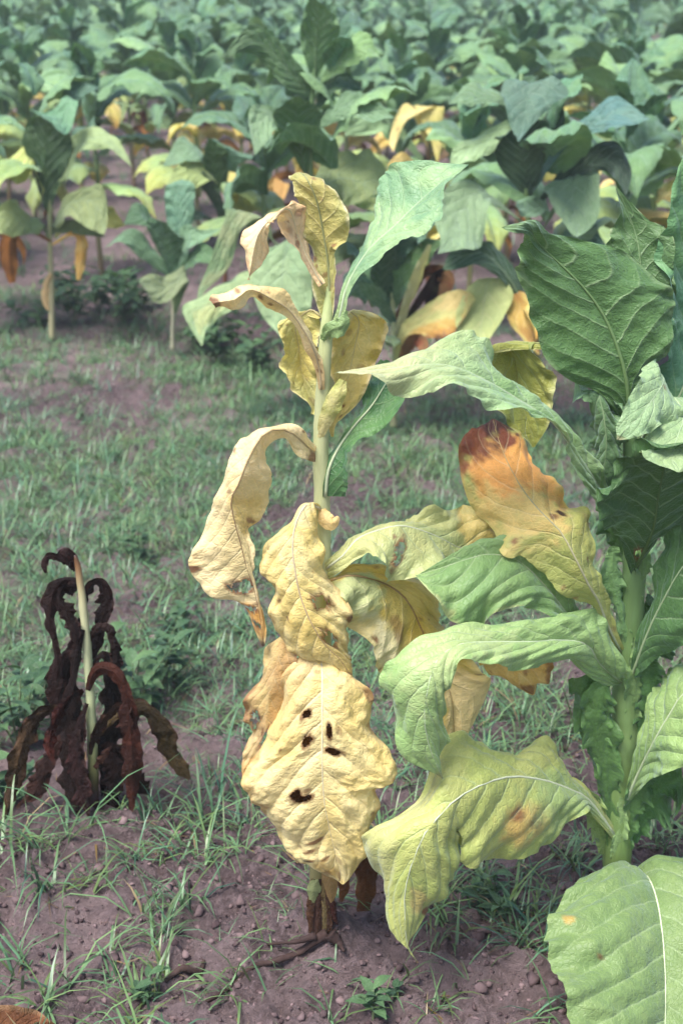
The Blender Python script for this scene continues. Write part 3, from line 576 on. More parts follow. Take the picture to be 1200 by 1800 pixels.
# K: big low leaf toward us
gp.leaf([(1078, 1570, 1088, 1552, 1098, 1545, -.018, -.018, -.018), (1036, 1533, 1130, 1537, 1220, 1513, -.06, -.05, -.04), (994, 1570, 1150, 1570, 1285, 1556, -.14, -.11, -.10), (963, 1618, 1162, 1632, 1325, 1640, -.22, -.18, -.16), (974, 1690, 1168, 1712, 1335, 1745, -.29, -.24, -.23), (984, 1760, 1168, 1795, 1315, 1830, -.34, -.30, -.28), (1012, 1850, 1162, 1880, 1275, 1910, -.38, -.35, -.33), (1150, 1975, -.40)],
        col=(.185, .26, .092), col2=(.15, .23, .075), rib=(.62, .66, .46), rr=.005, nu=150, nv=81, corr=.008, veins=10, vk=2.4, bulge=.012, blot=((.52, -.62, .008, .035, BR, .8), (.40, -.85, .02, .05, OR, .6)), **GK)
# L: leaf at the right, middle low
gp.leaf([(1086, 1440, 1090, 1432, 1096, 1425, -.018, -.018, -.016), (1108, 1350, 1124, 1352, 1140, 1372, -.04, -.05, -.06), (1128, 1255, 1150, 1300, 1185, 1352, -.04, -.08, -.12), (1138, 1205, 1172, 1262, 1225, 1340, -.03, -.09, -.16), (1165, 1180, 1210, 1212, 1285, 1330, -.02, -.10, -.18), (1255, 1165, 1290, 1210, 1325, 1300, -.04, -.12, -.18), (1390, 1260, -.16)],
        col=(.22, .34, .12), col2=(.16, .28, .09), rib=(.50, .58, .36), rr=.0055, corr=.008, veins=10, **GK)
# M: leaf at the right, rising
gp.leaf([(1100, 1215, 1104, 1205, 1110, 1195, -.018, -.018, -.016), (1118, 1120, 1132, 1125, 1152, 1160, -.04, -.05, -.06), (1145, 1025, 1163, 1058, 1205, 1130, -.04, -.07, -.10), (1175, 930, 1208, 985, 1275, 1070, -.04, -.09, -.13), (1250, 870, 1285, 920, 1345, 1000, -.05, -.10, -.14), (1390, 880, -.12)],
        col=(.09, .18, .055), col2=(.07, .15, .045), rib=(.38, .48, .26), rr=.0048, corr=.005, veins=10, **GK)
# N: leaf coming toward us, shade on its underside put into the dark colour
gp.leaf([(1108, 1010, 1116, 1000, 1124, 992, -.016, -.016, -.014), (1085, 945, 1135, 960, 1170, 945, -.05, -.05, -.04), (1058, 900, 1148, 925, 1240, 900, -.09, -.08, -.07), (1045, 856, 1158, 862, 1280, 850, -.12, -.11, -.10), (1088, 822, 1170, 808, 1280, 808, -.15, -.14, -.12), (1130, 800, 1185, 788, 1260, 790, -.18, -.16, -.15), (1215, 775, -.18)],
        col=(.050, .115, .032), col2=(.04, .095, .026), rib=(.10, .17, .06), rr=.005, under=True, corr=.004, veins=9, holes=((.12, -.2, .03, .15),), **GK)
# P, O: young leaves bending over above it
gp.leaf([(1108, 800, 1112, 795, 1118, 790, -.01, -.01, -.01), (1150, 700, 1170, 700, 1195, 705, -.05, -.05, -.05), (1162, 732, 1200, 728, 1245, 735, -.10, -.10, -.10), (1132, 775, 1186, 778, 1255, 780, -.15, -.15, -.15), (1128, 806, 1180, 808, 1240, 808, -.18, -.18, -.18), (1190, 830, -.20)],
        col=(.24, .34, .16), col2=(.20, .31, .15), rib=(.4, .5, .3), rr=.003, veins=8, **GK)
gp.leaf([(1106, 770, 1110, 760, 1116, 755, -.012, -.012, -.01), (1140, 655, 1150, 660, 1165, 680, -.05, -.06, -.06), (1142, 637, 1165, 672, 1197, 728, -.08, -.09, -.10), (1112, 682, 1140, 710, 1168, 742, -.12, -.13, -.14), (1097, 714, 1118, 738, 1140, 760, -.14, -.15, -.16), (1087, 752, 1095, 758, 1112, 768, -.15, -.16, -.16), (1085, 773, -.16)],
        col=(.26, .36, .18), col2=(.22, .33, .16), rib=(.4, .5, .3), rr=.003, veins=8, blot=((.55, .1, .02, .08, BR, .6), (1, 0, .03, 2, BR, .5)), **GK)
# Q: crinkled leaf under the big one
gp.leaf([(1098, 735, 1104, 730, 1110, 728, -.01, -.01, -.01), (1008, 682, 1055, 690, 1090, 704, -.01, -.02, -.02), (1028, 725, 1060, 730, 1092, 735, -.0, -.03, -.02), (1036, 775, 1065, 778, 1096, 780, .0, -.03, -.02), (1036, 830, 1060, 832, 1090, 830, .0, -.02, -.02), (1056, 868, -.01)],
        col=GM, col2=(.14, .24, .12), rib=(.25, .35, .18), rr=.003, corr=.01, veins=9, **{**GK, 'ruf': .022})
# wings running down the stem
for pts, hw, c in (([(1078, 1520, -.012), (1070, 1420, -.02), (1060, 1330, -.03), (1040, 1240, -.03), (1020, 1190, -.03)], [6, 14, 26, 34, 26], (.06, .125, .035)),
                   ([(1098, 1510, -.014), (1112, 1430, -.02), (1130, 1370, -.03), (1150, 1330, -.03)], [6, 16, 24, 18], (.07, .14, .04)),
                   ([(1062, 1500, -.005), (1050, 1450, -.02), (1035, 1410, -.03), (1022, 1385, -.03)], [8, 16, 18, 8], (.15, .22, .07)),
                   ([(1100, 1300, -.014), (1112, 1240, -.02), (1118, 1180, -.03), (1120, 1120, -.03)], [6, 14, 18, 8], (.14, .23, .08)),
                   ([(1105, 1150, -.014), (1090, 1080, -.02), (1075, 1010, -.02), (1078, 960, -.02)], [6, 14, 18, 8], (.13, .22, .08)),
                   ([(1118, 1060, -.014), (1130, 1000, -.02), (1128, 950, -.02), (1140, 910, -.02)], [6, 12, 15, 8], (.10, .18, .06)),
                   ([(1112, 1480, .0), (1135, 1420, -.01), (1165, 1380, -.03), (1200, 1370, -.05)], [8, 26, 40, 30], (.06, .125, .035)),
                   ([(1076, 1380, -.015), (1050, 1300, -.03), (1048, 1240, -.04), (1070, 1190, -.03)], [6, 20, 30, 12], (.075, .15, .04)),
                   ([(1110, 1330, -.01), (1135, 1260, -.02), (1140, 1200, -.03), (1130, 1150, -.03)], [8, 22, 26, 10], (.06, .125, .035)),
                   ([(1116, 1180, .01), (1150, 1120, .02), (1175, 1080, .02), (1210, 1050, .02)], [8, 30, 44, 30], (.045, .10, .03)),
                   ([(1110, 1000, .01), (1080, 930, .03), (1075, 880, .04), (1085, 830, .04)], [8, 24, 30, 12], (.06, .125, .04)),
                   ([(1086, 1560, -.018), (1080, 1500, -.024), (1092, 1440, -.026), (1088, 1400, -.026)], [4, 9, 9, 4], (.16, .24, .09))):
    c = tuple(np.array(c)*1.5)
    gp.strip(pts, hw, M_GREEN, c, roll=.3, nu=60, nv=21, ruf=.03, ruff=12, jag=.25, veins=0, puck=.004)

# ------------------------------------------------------------------ the dead plant
dp = Plant('tobacco_plant', 'stunted dead tobacco plant with blackened leaves shrivelled around a pale stalk', 'tobacco plant', 163, 1430)
def z6(x, y): return (x/3.0, 920+y/3.0)
def Z(pts, d0, d1): 
    n = len(pts); return [(*z6(x, y), d0+(d1-d0)*i/(n-1)) for i, (x, y) in enumerate(pts)]
dp.stem([(163, 1450, 0), (163, 1390, 0), (164, 1345, 0), (160, 1250, 0), (153, 1133, 0), (146, 1060, 0), (138, 1000, 0), (132, 975, 0)], [.017, .013, .011, .0095, .0085, .0075, .006, .003],
        [DK, (.05, .025, .02), (.20, .20, .08), (.42, .46, .24), (.50, .52, .30), (.50, .48, .27), (.26, .15, .07), DK], m=50, nseg=12)
DKW = dict(mat=M_DEAD, ruf=.013, ruff=15, puck=.004, jag=.45, veins=14, nu=70, nv=25)
for pts, hw, c, d0, d1, roll in (
    ([(405, 250), (380, 160), (340, 150), (345, 205), (290, 175), (240, 185), (245, 260)], [6, 10, 9, 9, 6, 9, 2], DK, 0, -.02, .5),
    ([(395, 240), (360, 170), (320, 155), (300, 190)], [5, 9, 9, 3], DK, 0, .03, .5),
    ([(410, 300), (330, 300), (275, 380), (255, 480), (280, 590), (300, 720), (290, 850), (320, 1000)], [5, 9, 12, 11, 9, 12, 14, 5], DK, 0, -.01, .9),
    ([(410, 340), (350, 335), (310, 390), (350, 470), (395, 560), (405, 640)], [5, 12, 16, 18, 12, 3], DK, 0, -.03, .9),
    ([(440, 440), (475, 330), (530, 310), (560, 400), (530, 540), (500, 660), (490, 720)], [6, 8, 9, 12, 15, 14, 4], DK, 0, .02, .8),
    ([(470, 620), (510, 550), (565, 550), (605, 640), (615, 740), (610, 800)], [5, 9, 10, 11, 10, 3], DK, 0, -.01, .8),
    ([(465, 880), (480, 790), (550, 755), (630, 810), (680, 950), (690, 1200), (690, 1420), (690, 1530)], [6, 10, 14, 17, 18, 18, 17, 6], RD, -.01, -.05, .9),
    ([(480, 780), (530, 690), (580, 730), (595, 900), (585, 1100), (560, 1300), (540, 1450)], [6, 12, 15, 19, 20, 18, 6], DK, 0, .03, .9),
    ([(440, 560), (415, 620), (400, 750), (380, 950), (370, 1150), (385, 1350), (405, 1560)], [6, 9, 12, 17, 19, 17, 8], DK, -.01, -.03, .9),
    ([(430, 720), (360, 675), (320, 740), (300, 900), (315, 1100), (350, 1260)], [5, 12, 15, 17, 17, 5], DK, 0, .03, .9),
    ([(440, 1000), (350, 985), (250, 985), (170, 1060), (120, 1180), (80, 1350), (30, 1560)], [5, 9, 13, 14, 12, 12, 5], (.13, .075, .035), 0, -.04, .7),
    ([(480, 1220), (510, 1090), (590, 1000), (650, 970), (672, 1080), (660, 1200)], [5, 10, 11, 11, 9, 3], (.10, .05, .03), -.012, -.03, .8),
    ([(490, 1150), (620, 1010), (720, 975), (800, 1000), (860, 1090), (890, 1200), (960, 1290), (1000, 1350)], [4, 7, 12, 16, 13, 17, 15, 4], (.15, .10, .04), 0, .04, .6),
    ([(440, 880), (360, 940), (290, 1050), (255, 1180), (285, 1260)], [5, 9, 10, 9, 3], RD, -.01, -.05, .8),
    ([(460, 950), (430, 1050), (400, 1200), (430, 1400), (470, 1540)], [5, 14, 18, 18, 8], DK, -.015, -.05, .9),
    ([(500, 1200), (560, 1180), (600, 1300), (590, 1440), (610, 1560)], [5, 14, 18, 18, 8], DK, .01, .0, .9),
    ([(500, 1290), (540, 1230), (575, 1185), (590, 1175)], [4, 7, 6, 2], (.16, .06, .04), -.012, -.03, .5),
    ([(430, 500), (400, 600), (360, 760), (340, 950), (360, 1150)], [5, 9, 14, 14, 5], DK, .01, .05, .9),
    ([(450, 1150), (350, 1120), (250, 1250), (180, 1400), (90, 1500)], [5, 12, 14, 14, 4], (.07, .03, .02), .0, .03, .8),
    ([(500, 1150), (600, 1200), (720, 1330), (780, 1460)], [5, 14, 16, 4], (.05, .025, .018), .01, .06, .8)):
    c = (.018, .0065, .0055) if c == DK else tuple(np.array(c)*.45)
    rd_ = random.Random(int(pts[-1][0]*7+pts[-1][1])); hw = [max(1.5, float(np.interp(q_, np.linspace(0, 1, len(hw)), hw))*rd_.uniform(.6, 1.35)) for q_ in np.linspace(0, 1, 9)]; hw[-1] = 1.5
    zp = Z(pts, d0, d1); zp = [(x+rd_.uniform(-2.5, 2.5)*(0 < i_ < len(zp)-1), y, d) for i_, (x, y, d) in enumerate(zp)]
    dp.strip(zp, hw, tilt=rd_.uniform(-.9, .9), col=c, col2=lerp(c, (.003, .002, .002), .7), roll=roll*.55, edge=((.04, .012, .009), .3, .5), **DKW)

# ------------------------------------------------------------------ leaf stock for the field plants
def arc_leaf_rows(L, W, a0, droop, fold, twist, n=12, dp_=1.4, curl=0):
    s = np.linspace(0, 1, n); ang = a0 - droop*s**dp_
    x = np.concatenate([[0], np.cumsum(np.cos(ang[:-1]))])*L/(n-1); z = np.concatenate([[0], np.cumsum(np.sin(ang[:-1]))])*L/(n-1)
    prof = np.clip(np.where(s < .42, np.sin(np.pi/2*s/.42)**.9, np.cos(np.pi/2*np.clip((s-.42)/.58, 0, 1)**1.05)**1.15), .18*(1-s), 1)*W; prof[-1] = .002
    rows = []
    for i in range(n):
        tx, tz = math.cos(ang[i]), math.sin(ang[i]); nz = np.array([-tz, 0, tx]); sd_ = np.array([0, 1, 0])
        tw = twist*s[i]; f = fold + curl*math.sin(math.pi*s[i])
        M_ = np.array([x[i], 0, z[i]])
        lat = sd_*math.cos(tw)+nz*math.sin(tw); nn = nz*math.cos(tw)-sd_*math.sin(tw)
        rows.append(np.concatenate([M_-lat*prof[i]*math.cos(f)+nn*prof[i]*math.sin(f), M_, M_+lat*prof[i]*math.cos(f)+nn*prof[i]*math.sin(f)]))
    return rows
STOCK = {}
def stock(kind, i, L, W, a0, droop, fold, twist, mat, col, col2, **k):
    res = k.pop('res', (31, 16))
    rows = arc_leaf_rows(L, W, a0, droop, fold, twist, curl=k.pop('curl', 0))
    me, *_ = grid_leaf('leaf', rows, res[0], res[1], mat, col, col2, seed=i*13+len(kind), corr=.008, ruf=.011, puck=.003, veins=9, bulge=.014, ruff=6, **k)
    STOCK.setdefault(kind, []).append(me)
R_ = random.Random(11)
for i in range(8):
    stock('top', i, R_.uniform(.26, .36), R_.uniform(.065, .095), R_.uniform(1.0, 1.35), R_.uniform(.3, 1.7), R_.uniform(.1, .5), R_.uniform(-.7, .7), M_FIELD, lerp(GM, GB, R_.random()), lerp(GM, GL, R_.random()))
    stock('mid', i, R_.uniform(.40, .52), R_.uniform(.10, .135), R_.uniform(.8, 1.2), R_.uniform(1.0, 2.6), R_.uniform(-.1, .45), R_.uniform(-.8, .8), M_FIELD, lerp(GM, GL, R_.random()), lerp(GB, GP, R_.random()*.6))
    stock('low', i, R_.uniform(.40, .52), R_.uniform(.11, .14), R_.uniform(.35, .8), R_.uniform(1.3, 2.3), R_.uniform(-.3, .3), R_.uniform(-.8, .8), M_FIELD, lerp(GL, YG, R_.random()*.7), lerp(GL, GP, R_.random()),
          tipc=(YG, .5))
for i in range(6):
    stock('yel', i, R_.uniform(.34, .46), R_.uniform(.08, .12), R_.uniform(.2, .7), R_.uniform(1.6, 2.6), R_.uniform(-.2, .6), R_.uniform(-1, 1), M_YELLOW, lerp(YG, YY, R_.random()), lerp(YY, YP, R_.random()), edge=(OR if i % 2 else YP, .2, .5), tipc=(OR, .75))
    stock('dead', i, R_.uniform(.26, .36), R_.uniform(.03, .06), R_.uniform(.2, .6), R_.uniform(2.0, 2.3), R_.uniform(.6, 1.1), R_.uniform(-1, 1), M_DEAD, lerp(BR, OR, R_.random()*.5), lerp(DK, BR, R_.random()))
STEMS = []
for i in range(5):
    P = [(0, 0, -.04)]+[(R_.uniform(-.012, .012), R_.uniform(-.012, .012), z) for z in (.0, .25, .5, .75, 1.0)]
    c = [(.12, .06, .04), (.16, .09, .05), (.30, .28, .13), (.22, .28, .11), (.14, .22, .08), (.10, .18, .07)]
    STEMS.append(tube_mesh('stem', P, [.019, .017, .014, .013, .010, .005], c, M_STEM, 8, 14, .1, i))
def fill_plant(root, h, seed, n=13, yellow=.25, low=.28, spread=1.0, skip=None, hi=1.0):
    """stem and leaves of a field plant under an Empty"""
    r = random.Random(seed)
    if not root.children: st = add_obj('stem', r.choice(STEMS), root); st.scale = (1, 1, h*.97)
    a = r.uniform(0, 6.28)
    for k in range(n):
        f = k/(n-1); z = h*(low+(hi-low)*f**.9)
        a += 2.4 + r.uniform(-.35, .35)
        if f > .72: kind = 'top'
        elif f > .34: kind = 'mid'
        else: kind = 'low'
        if f < .36 and r.random() < yellow: kind = 'yel'
        if f < .22 and r.random() < yellow*.9: kind = 'dead'
        me = r.choice(STOCK[kind]); s = r.uniform(.88, 1.22)*spread*(.8+.2*min(1, h/1.15))*(1-.28*max(0, f-.7)/.3)
        o = add_obj('leaf', me, root); o.location = (0, 0, z)
        o.rotation_euler = (r.uniform(-.25, .25), r.uniform(-.18, .18), a); o.scale = (s, s*r.uniform(.9, 1.1), s)
def field_plant(x, y, h, seed, label, group=None, **k):
    root = thing('tobacco_plant', label, 'tobacco plant', (x, y, float(ground_z(x, y))), group)
    fill_plant(root, h, seed, **k); return root

# ------------------------------------------------------------------ first row behind the grassy strip, leaf by leaf where it shows
FK = dict(mat=M_FIELD, nu=30, nv=15, ruf=.016, corr=.007, veins=8)
FY = {**FK, 'mat': M_YELLOW}
mids = []
def mid_plant(label, px, py, top, stem_px=None, sr=.014, Y=None, scol=None):
    p = Plant('tobacco_plant', label, 'tobacco plant', px, py, Y=Y, group=None)
    pts = [(px, py+12, 0), (px, py, 0)] + [(x, y, 0) for x, y in (stem_px or [])] + [top+(0,)]
    n = len(pts); rad = list(np.linspace(sr*1.2, sr*.45, n))
    c = scol or [tuple(lerp((.22, .16, .08), (.13, .22, .08), min(1, 1.4*i/(n-1)))) for i in range(n)]
    p.stem(pts, rad, c, m=20, nseg=8); mids.append(p.base); return p
RF = (.30, .40, .24)
# tall plant directly behind the yellow one
p5 = mid_plant('tallest green tobacco plant, rising directly behind the top of the yellow plant', 588, 722, (555, 60), [(565, 480), (545, 280), (550, 150)])
for pts, hw, c, tl, kw in (
    ([(550, 350), (590, 315), (640, 325), (690, 380)], [10, 42, 44, 3], (.33, .39, .14), -.5, dict(rib=RF)),
    ([(565, 470), (620, 430), (650, 470), (655, 540)], [8, 24, 30, 3], (.27, .35, .15), -.4, {})):
    p5.strip(pts, hw, col=c, col2=lerp(c, GP, .25), tilt=tl, d=R_.uniform(-.08, .06), roll=.25, rr=.004, reach=R_.uniform(-.3, .12), seed=R_.randint(1, 900), **{**FK, **kw})
for rows, c, k_, d1, kw in (
    ([(540, 172, 546, 167, 551, 162), (500, 152, 514, 132, 529, 117), (452, 101, 468, 84, 479, 63), (420, 93, 430, 70, 440, 43), (383, 108)], (.085, .17, .055), .3, -.15, dict(rib=(.2, .3, .14), rr=.005)),
    ([(547, 136, 553, 139, 559, 134), (527, 72, 556, 75, 594, 70), (533, 26, 558, 28, 592, 36), (546, -8)], (.075, .16, .055), -.2, -.1, dict(under=True, rib=(.2, .3, .14), rr=.005)),
    ([(559, 152, 563, 151, 566, 146), (600, 73, 610, 95, 616, 117), (641, 58, 641, 80, 641, 102), (670, 104)], GL, .7, -.05, {}),
    ([(532, 303, 536, 306, 541, 300), (505, 255, 528, 258, 553, 250), (481, 210, 520, 215, 566, 205), (482, 190, 520, 180, 561, 185), (522, 168)], (.055, .12, .035), -.2, -.12, dict(under=True, rib=(.14, .22, .1), rr=.005)),
    ([(530, 252, 532, 247, 534, 242), (470, 190, 478, 205, 487, 224), (437, 200, 452, 226, 471, 252), (448, 272)], (.22, .34, .17), .5, -.15, dict(rib=RF, rr=.004)),
    ([(545, 242, 548, 237, 551, 232), (600, 163, 606, 185, 613, 207), (646, 173, 650, 195, 655, 218), (694, 206)], (.17, .29, .14), .7, -.1, {}),
    ([(546, 212, 549, 208, 552, 204), (575, 130, 584, 145, 592, 160), (600, 125, 606, 142, 612, 160), (640, 158)], GM, .5, .05, {})):
    lmr(p5, rows, M_FIELD, c, col2=lerp(c, GP, .2), k=k_, d1=d1, **kw)
lmr(p5, [(570, 520, 572, 528, 574, 535), (500, 470, 505, 485, 508, 500), (432, 478, 440, 492, 445, 508), (400, 490, 406, 518, 408, 546), (360, 514, 368, 536, 386, 554), (321, 540, 342, 560, 369, 573), (335, 577, 348, 583, 362, 581), (355, 608)], M_FIELD, (.25, .36, .16), col2=(.30, .38, .17), d1=-.25, rib=RF, rr=.004, blot=((.75, .3, .2, .6, (.42, .40, .14), .5),))
lmr(p5, [(556, 415, 560, 420, 562, 425), (505, 424, 520, 416, 538, 424), (460, 445, 500, 450, 544, 458), (442, 490, 496, 500, 548, 508), (455, 545, 500, 550, 544, 553), (490, 588, 506, 588, 528, 588), (512, 612)], M_FIELD, (.25, .37, .185), col2=(.31, .41, .21), k=.3, d1=-.2, rib=RF, rr=.005)
lmr(p5, [(566, 520, 568, 526, 570, 530), (480, 420, 484, 430, 488, 440), (405, 370, 430, 372, 470, 386), (394, 388, 408, 396, 425, 402), (368, 462, 384, 464, 404, 468), (349, 508, 357, 512, 365, 508), (350, 528)], M_FIELD, (.20, .30, .13), col2=(.36, .36, .17), k=.3, d1=-.1)
# plant with pale stalk to the right of it
p6 = mid_plant('green tobacco plant with yellow and brown lower leaves behind the long green leaf', 692, 738, (688, 420), [(694, 640), (690, 520)], scol=[(.3, .28, .14)]*2+[(.42, .44, .22)]*2+[(.16, .25, .1)])
for pts, hw, c, tl, kw in (
    ([(690, 560), (672, 510), (676, 460), (690, 420)], [6, 20, 22, 4], GM, .3, FK),
    ([(692, 540), (712, 480), (740, 440), (775, 425)], [6, 18, 24, 3], GL, -.5, FK),
    ([(694, 600), (712, 540), (735, 480), (755, 430)], [5, 8, 10, 3], (.52, .50, .27), .2, FY),
    ([(692, 570), (660, 520), (620, 500), (600, 530)], [6, 16, 20, 3], GB, -.6, FK),
    ([(696, 590), (770, 480), (765, 510), (745, 565)], [4, 10, 14, 3], DK, .2, {**FK, 'mat': M_DEAD}),
    ([(694, 560), (745, 480), (785, 490), (770, 540)], [4, 10, 14, 3], BR, .2, {**FK, 'mat': M_DEAD}),
    ([(696, 690), (715, 610), (740, 600), (750, 640)], [4, 10, 12, 2], BR, .2, {**FK, 'mat': M_DEAD}),
    ([(690, 500), (700, 440), (730, 400), (770, 385)], [6, 18, 26, 3], GB, -.5, FK)):
    p6.strip(pts, hw, col=c, col2=lerp(c, GP, .2), tilt=tl, d=R_.uniform(-.06, .06), roll=.25, reach=R_.uniform(-.3, .12), seed=R_.randint(1, 900), **kw)
lmr(p6, [(692, 640, 694, 645, 697, 650), (695, 588, 700, 602, 708, 614), (715, 558, 726, 574, 736, 597), (760, 530, 770, 555, 776, 597), (800, 511, 806, 545, 806, 592), (824, 512, 828, 522, 830, 535), (836, 528)], M_YELLOW, (.46, .46, .17), col2=(.56, .48, .18), k=.8, d1=-.2, blot=((.62, .85, .28, .35, BR, .95), (.55, .5, .3, .4, OR, .7), (.78, -.5, .2, .6, (.62, .42, .18), .6)))
# broad plant to the right
p7 = mid_plant('broad dark green tobacco plant behind the upright leaf of the green plant', 945, 745, (915, 130), [(940, 560), (925, 350), (915, 240)])
KF = dict(mat=M_FIELD)
BLU = (.065, .150, .140)
for rows, c, k_, d1, kw in (
    ([(915, 215, 918, 210, 921, 205), (895, 141, 930, 149, 965, 141), (880, 160, 928, 172, 999, 157), (888, 200, 920, 205, 962, 190), (904, 234, 913, 238, 926, 228), (910, 249)], (.13, .25, .16), .5, -.25, {}),
    ([(918, 230, 920, 225, 921, 220), (884, 186, 888, 178, 891, 169), (855, 187, 855, 172, 850, 149), (820, 186, 818, 168, 815, 150), (786, 183)], (.17, .28, .13), .9, -.1, {}),
    ([(920, 260, 921, 255, 922, 250), (893, 236, 896, 225, 898, 214), (862, 266, 850, 250, 838, 238), (826, 284, 812, 270, 798, 262), (788, 300)], (.22, .33, .16), .8, -.1, {}),
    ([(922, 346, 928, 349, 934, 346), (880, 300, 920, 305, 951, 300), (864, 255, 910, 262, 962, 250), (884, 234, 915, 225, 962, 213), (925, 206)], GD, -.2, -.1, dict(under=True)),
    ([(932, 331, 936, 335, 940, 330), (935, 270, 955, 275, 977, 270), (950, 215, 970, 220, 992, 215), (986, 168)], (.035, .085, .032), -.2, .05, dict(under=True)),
    ([(930, 336, 934, 339, 938, 336), (960, 279, 966, 283, 972, 287), (990, 238, 1000, 240, 1008, 245), (1035, 199, 1046, 216, 1050, 232), (1080, 172, 1086, 200, 1086, 227), (1143, 209)], BLU, .9, -.2, dict(rib=(.14, .22, .18), rr=.005)),
    ([(945, 351, 950, 355, 955, 352), (985, 300, 992, 310, 1000, 318), (1030, 264, 1040, 285, 1050, 300), (1080, 247, 1086, 275, 1076, 311), (1109, 300, 1100, 310, 1088, 326), (1100, 347)], GD, .3, -.2, {}),
    ([(938, 430, 940, 425, 942, 420), (988, 326, 1005, 315, 1022, 306), (954, 332, 1003, 335, 1049, 299), (964, 356, 1008, 362, 1054, 350), (984, 386, 1012, 390, 1047, 391), (1003, 408, 1015, 409, 1031, 408), (1014, 417)], (.21, .32, .16), .4, -.3, dict(rib=RF, rr=.004)),
    ([(936, 420, 938, 415, 940, 410), (960, 364, 961, 368, 961, 373), (941, 346, 938, 365, 938, 383), (914, 350, 915, 365, 918, 379), (906, 363)], (.16, .28, .14), .6, -.2, {}),
    ([(934, 410, 936, 405, 938, 400), (832, 323, 848, 338, 862, 360), (776, 344, 812, 370, 850, 420), (764, 380, 796, 404, 832, 442), (774, 420, 785, 430, 800, 441), (770, 446)], (.25, .36, .18), .5, -.3, dict(rib=RF, rr=.004)),
    ([(936, 548, 940, 550, 944, 546), (912, 530, 918, 532, 926, 522), (880, 492, 892, 486, 904, 470), (840, 468, 850, 446, 862, 427), (795, 477, 800, 456, 800, 434), (776, 472)], (.055, .12, .045), .7, -.2, dict(rib=(.30, .40, .24), rr=.007)),
    ([(943, 590, 945, 586, 946, 582), (845, 494, 868, 489, 892, 494), (805, 540, 850, 535, 901, 520), (802, 575, 845, 576, 886, 556), (820, 607, 840, 605, 868, 590), (838, 624)], (.40, .44, .17), .4, -.25, dict(mat=M_YELLOW, rib=(.5, .54, .3), rr=.004)),
    ([(944, 600, 946, 595, 947, 590), (890, 520, 905, 510, 922, 517), (884, 546, 912, 545, 939, 555), (890, 562, 920, 570, 943, 580), (922, 600, 935, 605, 948, 610), (946, 624)], (.50, .40, .12), .4, -.2, dict(mat=M_YELLOW, blot=((.45, .2, .12, .4, BR, .95), (.85, .3, .15, 1, BR, .8), (.6, 0, .4, 1, OR, .6)))),
    ([(938, 480, 940, 475, 942, 470), (1000, 400, 1005, 415, 1010, 430), (1040, 395, 1042, 420, 1040, 445), (1075, 450)], GB, .6, -.1, {}),
    ([(945, 640, 947, 636, 948, 632), (985, 560, 990, 575, 995, 590), (1020, 555, 1022, 580, 1020, 600), (1045, 610)], YG, .6, -.1, dict(mat=M_YELLOW))):
    lmr(p7, rows, col=c, col2=lerp(c, GP, .2), k=k_, d1=d1, **{**KF, **kw})
fill_plant(p7.root, 1.28, 71, n=6, yellow=.3, low=.35, spread=.95)
fill_plant(p5.root, 1.40, 72, n=8, yellow=.2, low=.42, spread=.9)
fill_plant(p6.root, .78, 73, n=6, yellow=.5, low=.4, spread=.75)
# left plant with light leaves on a pale stalk
p1 = mid_plant('light green tobacco plant on a tall bare pale stalk with orange leaves hanging', 92, 585, (92, 190), [(90, 480), (88, 400), (90, 280)], scol=[(.40, .36, .20)]*3+[(.44, .44, .2), (.2, .28, .1), (.15, .24, .1)])
for rows, c, k_, d1, kw in (
    ([(90, 260, 92, 255, 94, 250), (112, 168, 123, 172, 136, 180), (98, 190, 112, 202, 126, 226), (72, 199, 92, 206, 108, 228), (52, 190)], GB, .6, -.25, {}),
    ([(90, 270, 92, 265, 94, 260), (111, 158, 115, 170, 118, 180), (134, 143, 140, 160, 141, 173), (175, 153)], GB, .8, .05, {}),
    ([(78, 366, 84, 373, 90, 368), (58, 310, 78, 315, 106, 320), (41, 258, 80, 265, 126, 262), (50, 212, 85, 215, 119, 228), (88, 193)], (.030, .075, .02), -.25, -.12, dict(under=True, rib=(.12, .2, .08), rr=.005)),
    ([(92, 330, 94, 326, 96, 322), (112, 300, 108, 310, 115, 318), (118, 262, 125, 275, 132, 290), (160, 222, 158, 242, 150, 263), (196, 235, 190, 248, 184, 259), (222, 270, 218, 273, 211, 276), (233, 294)], (.30, .39, .16), .9, -.15, dict(rib=RF, rr=.004)),
    ([(70, 341, 73, 350, 77, 356), (49, 257, 55, 276, 63, 301), (25, 271, 32, 292, 38, 320), (-6, 290, 0, 300, 8, 312), (-32, 302)], (.36, .41, .11), .6, -.1, {}),
    ([(90, 400, 92, 396, 94, 392), (98, 385, 98, 394, 100, 402), (117, 347, 120, 360, 122, 381), (150, 329, 150, 350, 140, 391), (183, 331, 173, 366, 158, 405), (189, 385, 181, 396, 171, 409), (184, 413)], (.38, .43, .15), .5, -.25, dict(rib=RF, rr=.004)),
    ([(90, 420, 92, 416, 94, 412), (95, 395, 98, 400, 102, 408), (130, 386, 128, 398, 124, 410), (166, 400, 156, 408, 145, 413), (188, 418)], (.17, .22, .06), -.3, -.1, dict(under=True)),
    ([(84, 410, 86, 406, 88, 402), (45, 369, 49, 385, 53, 411), (20, 351, 22, 380, 28, 415), (-20, 385, -15, 396, -8, 411), (-42, 402)], (.34, .40, .13), .5, -.2, {}),
    ([(88, 440, 90, 436, 92, 432), (70, 385, 74, 392, 80, 398), (48, 385, 56, 400, 66, 412), (42, 412)], (.28, .36, .13), .5, -.1, {}),
    ([(94, 420, 96, 415, 98, 410), (170, 372, 172, 385, 174, 398), (196, 368, 198, 385, 200, 402), (220, 396)], (.44, .40, .10), .5, .1, dict(mat=M_YELLOW))):
    lmr(p1, rows, col=c, col2=lerp(c, GP, .2), k=k_, d1=d1, **{**KF, **kw})
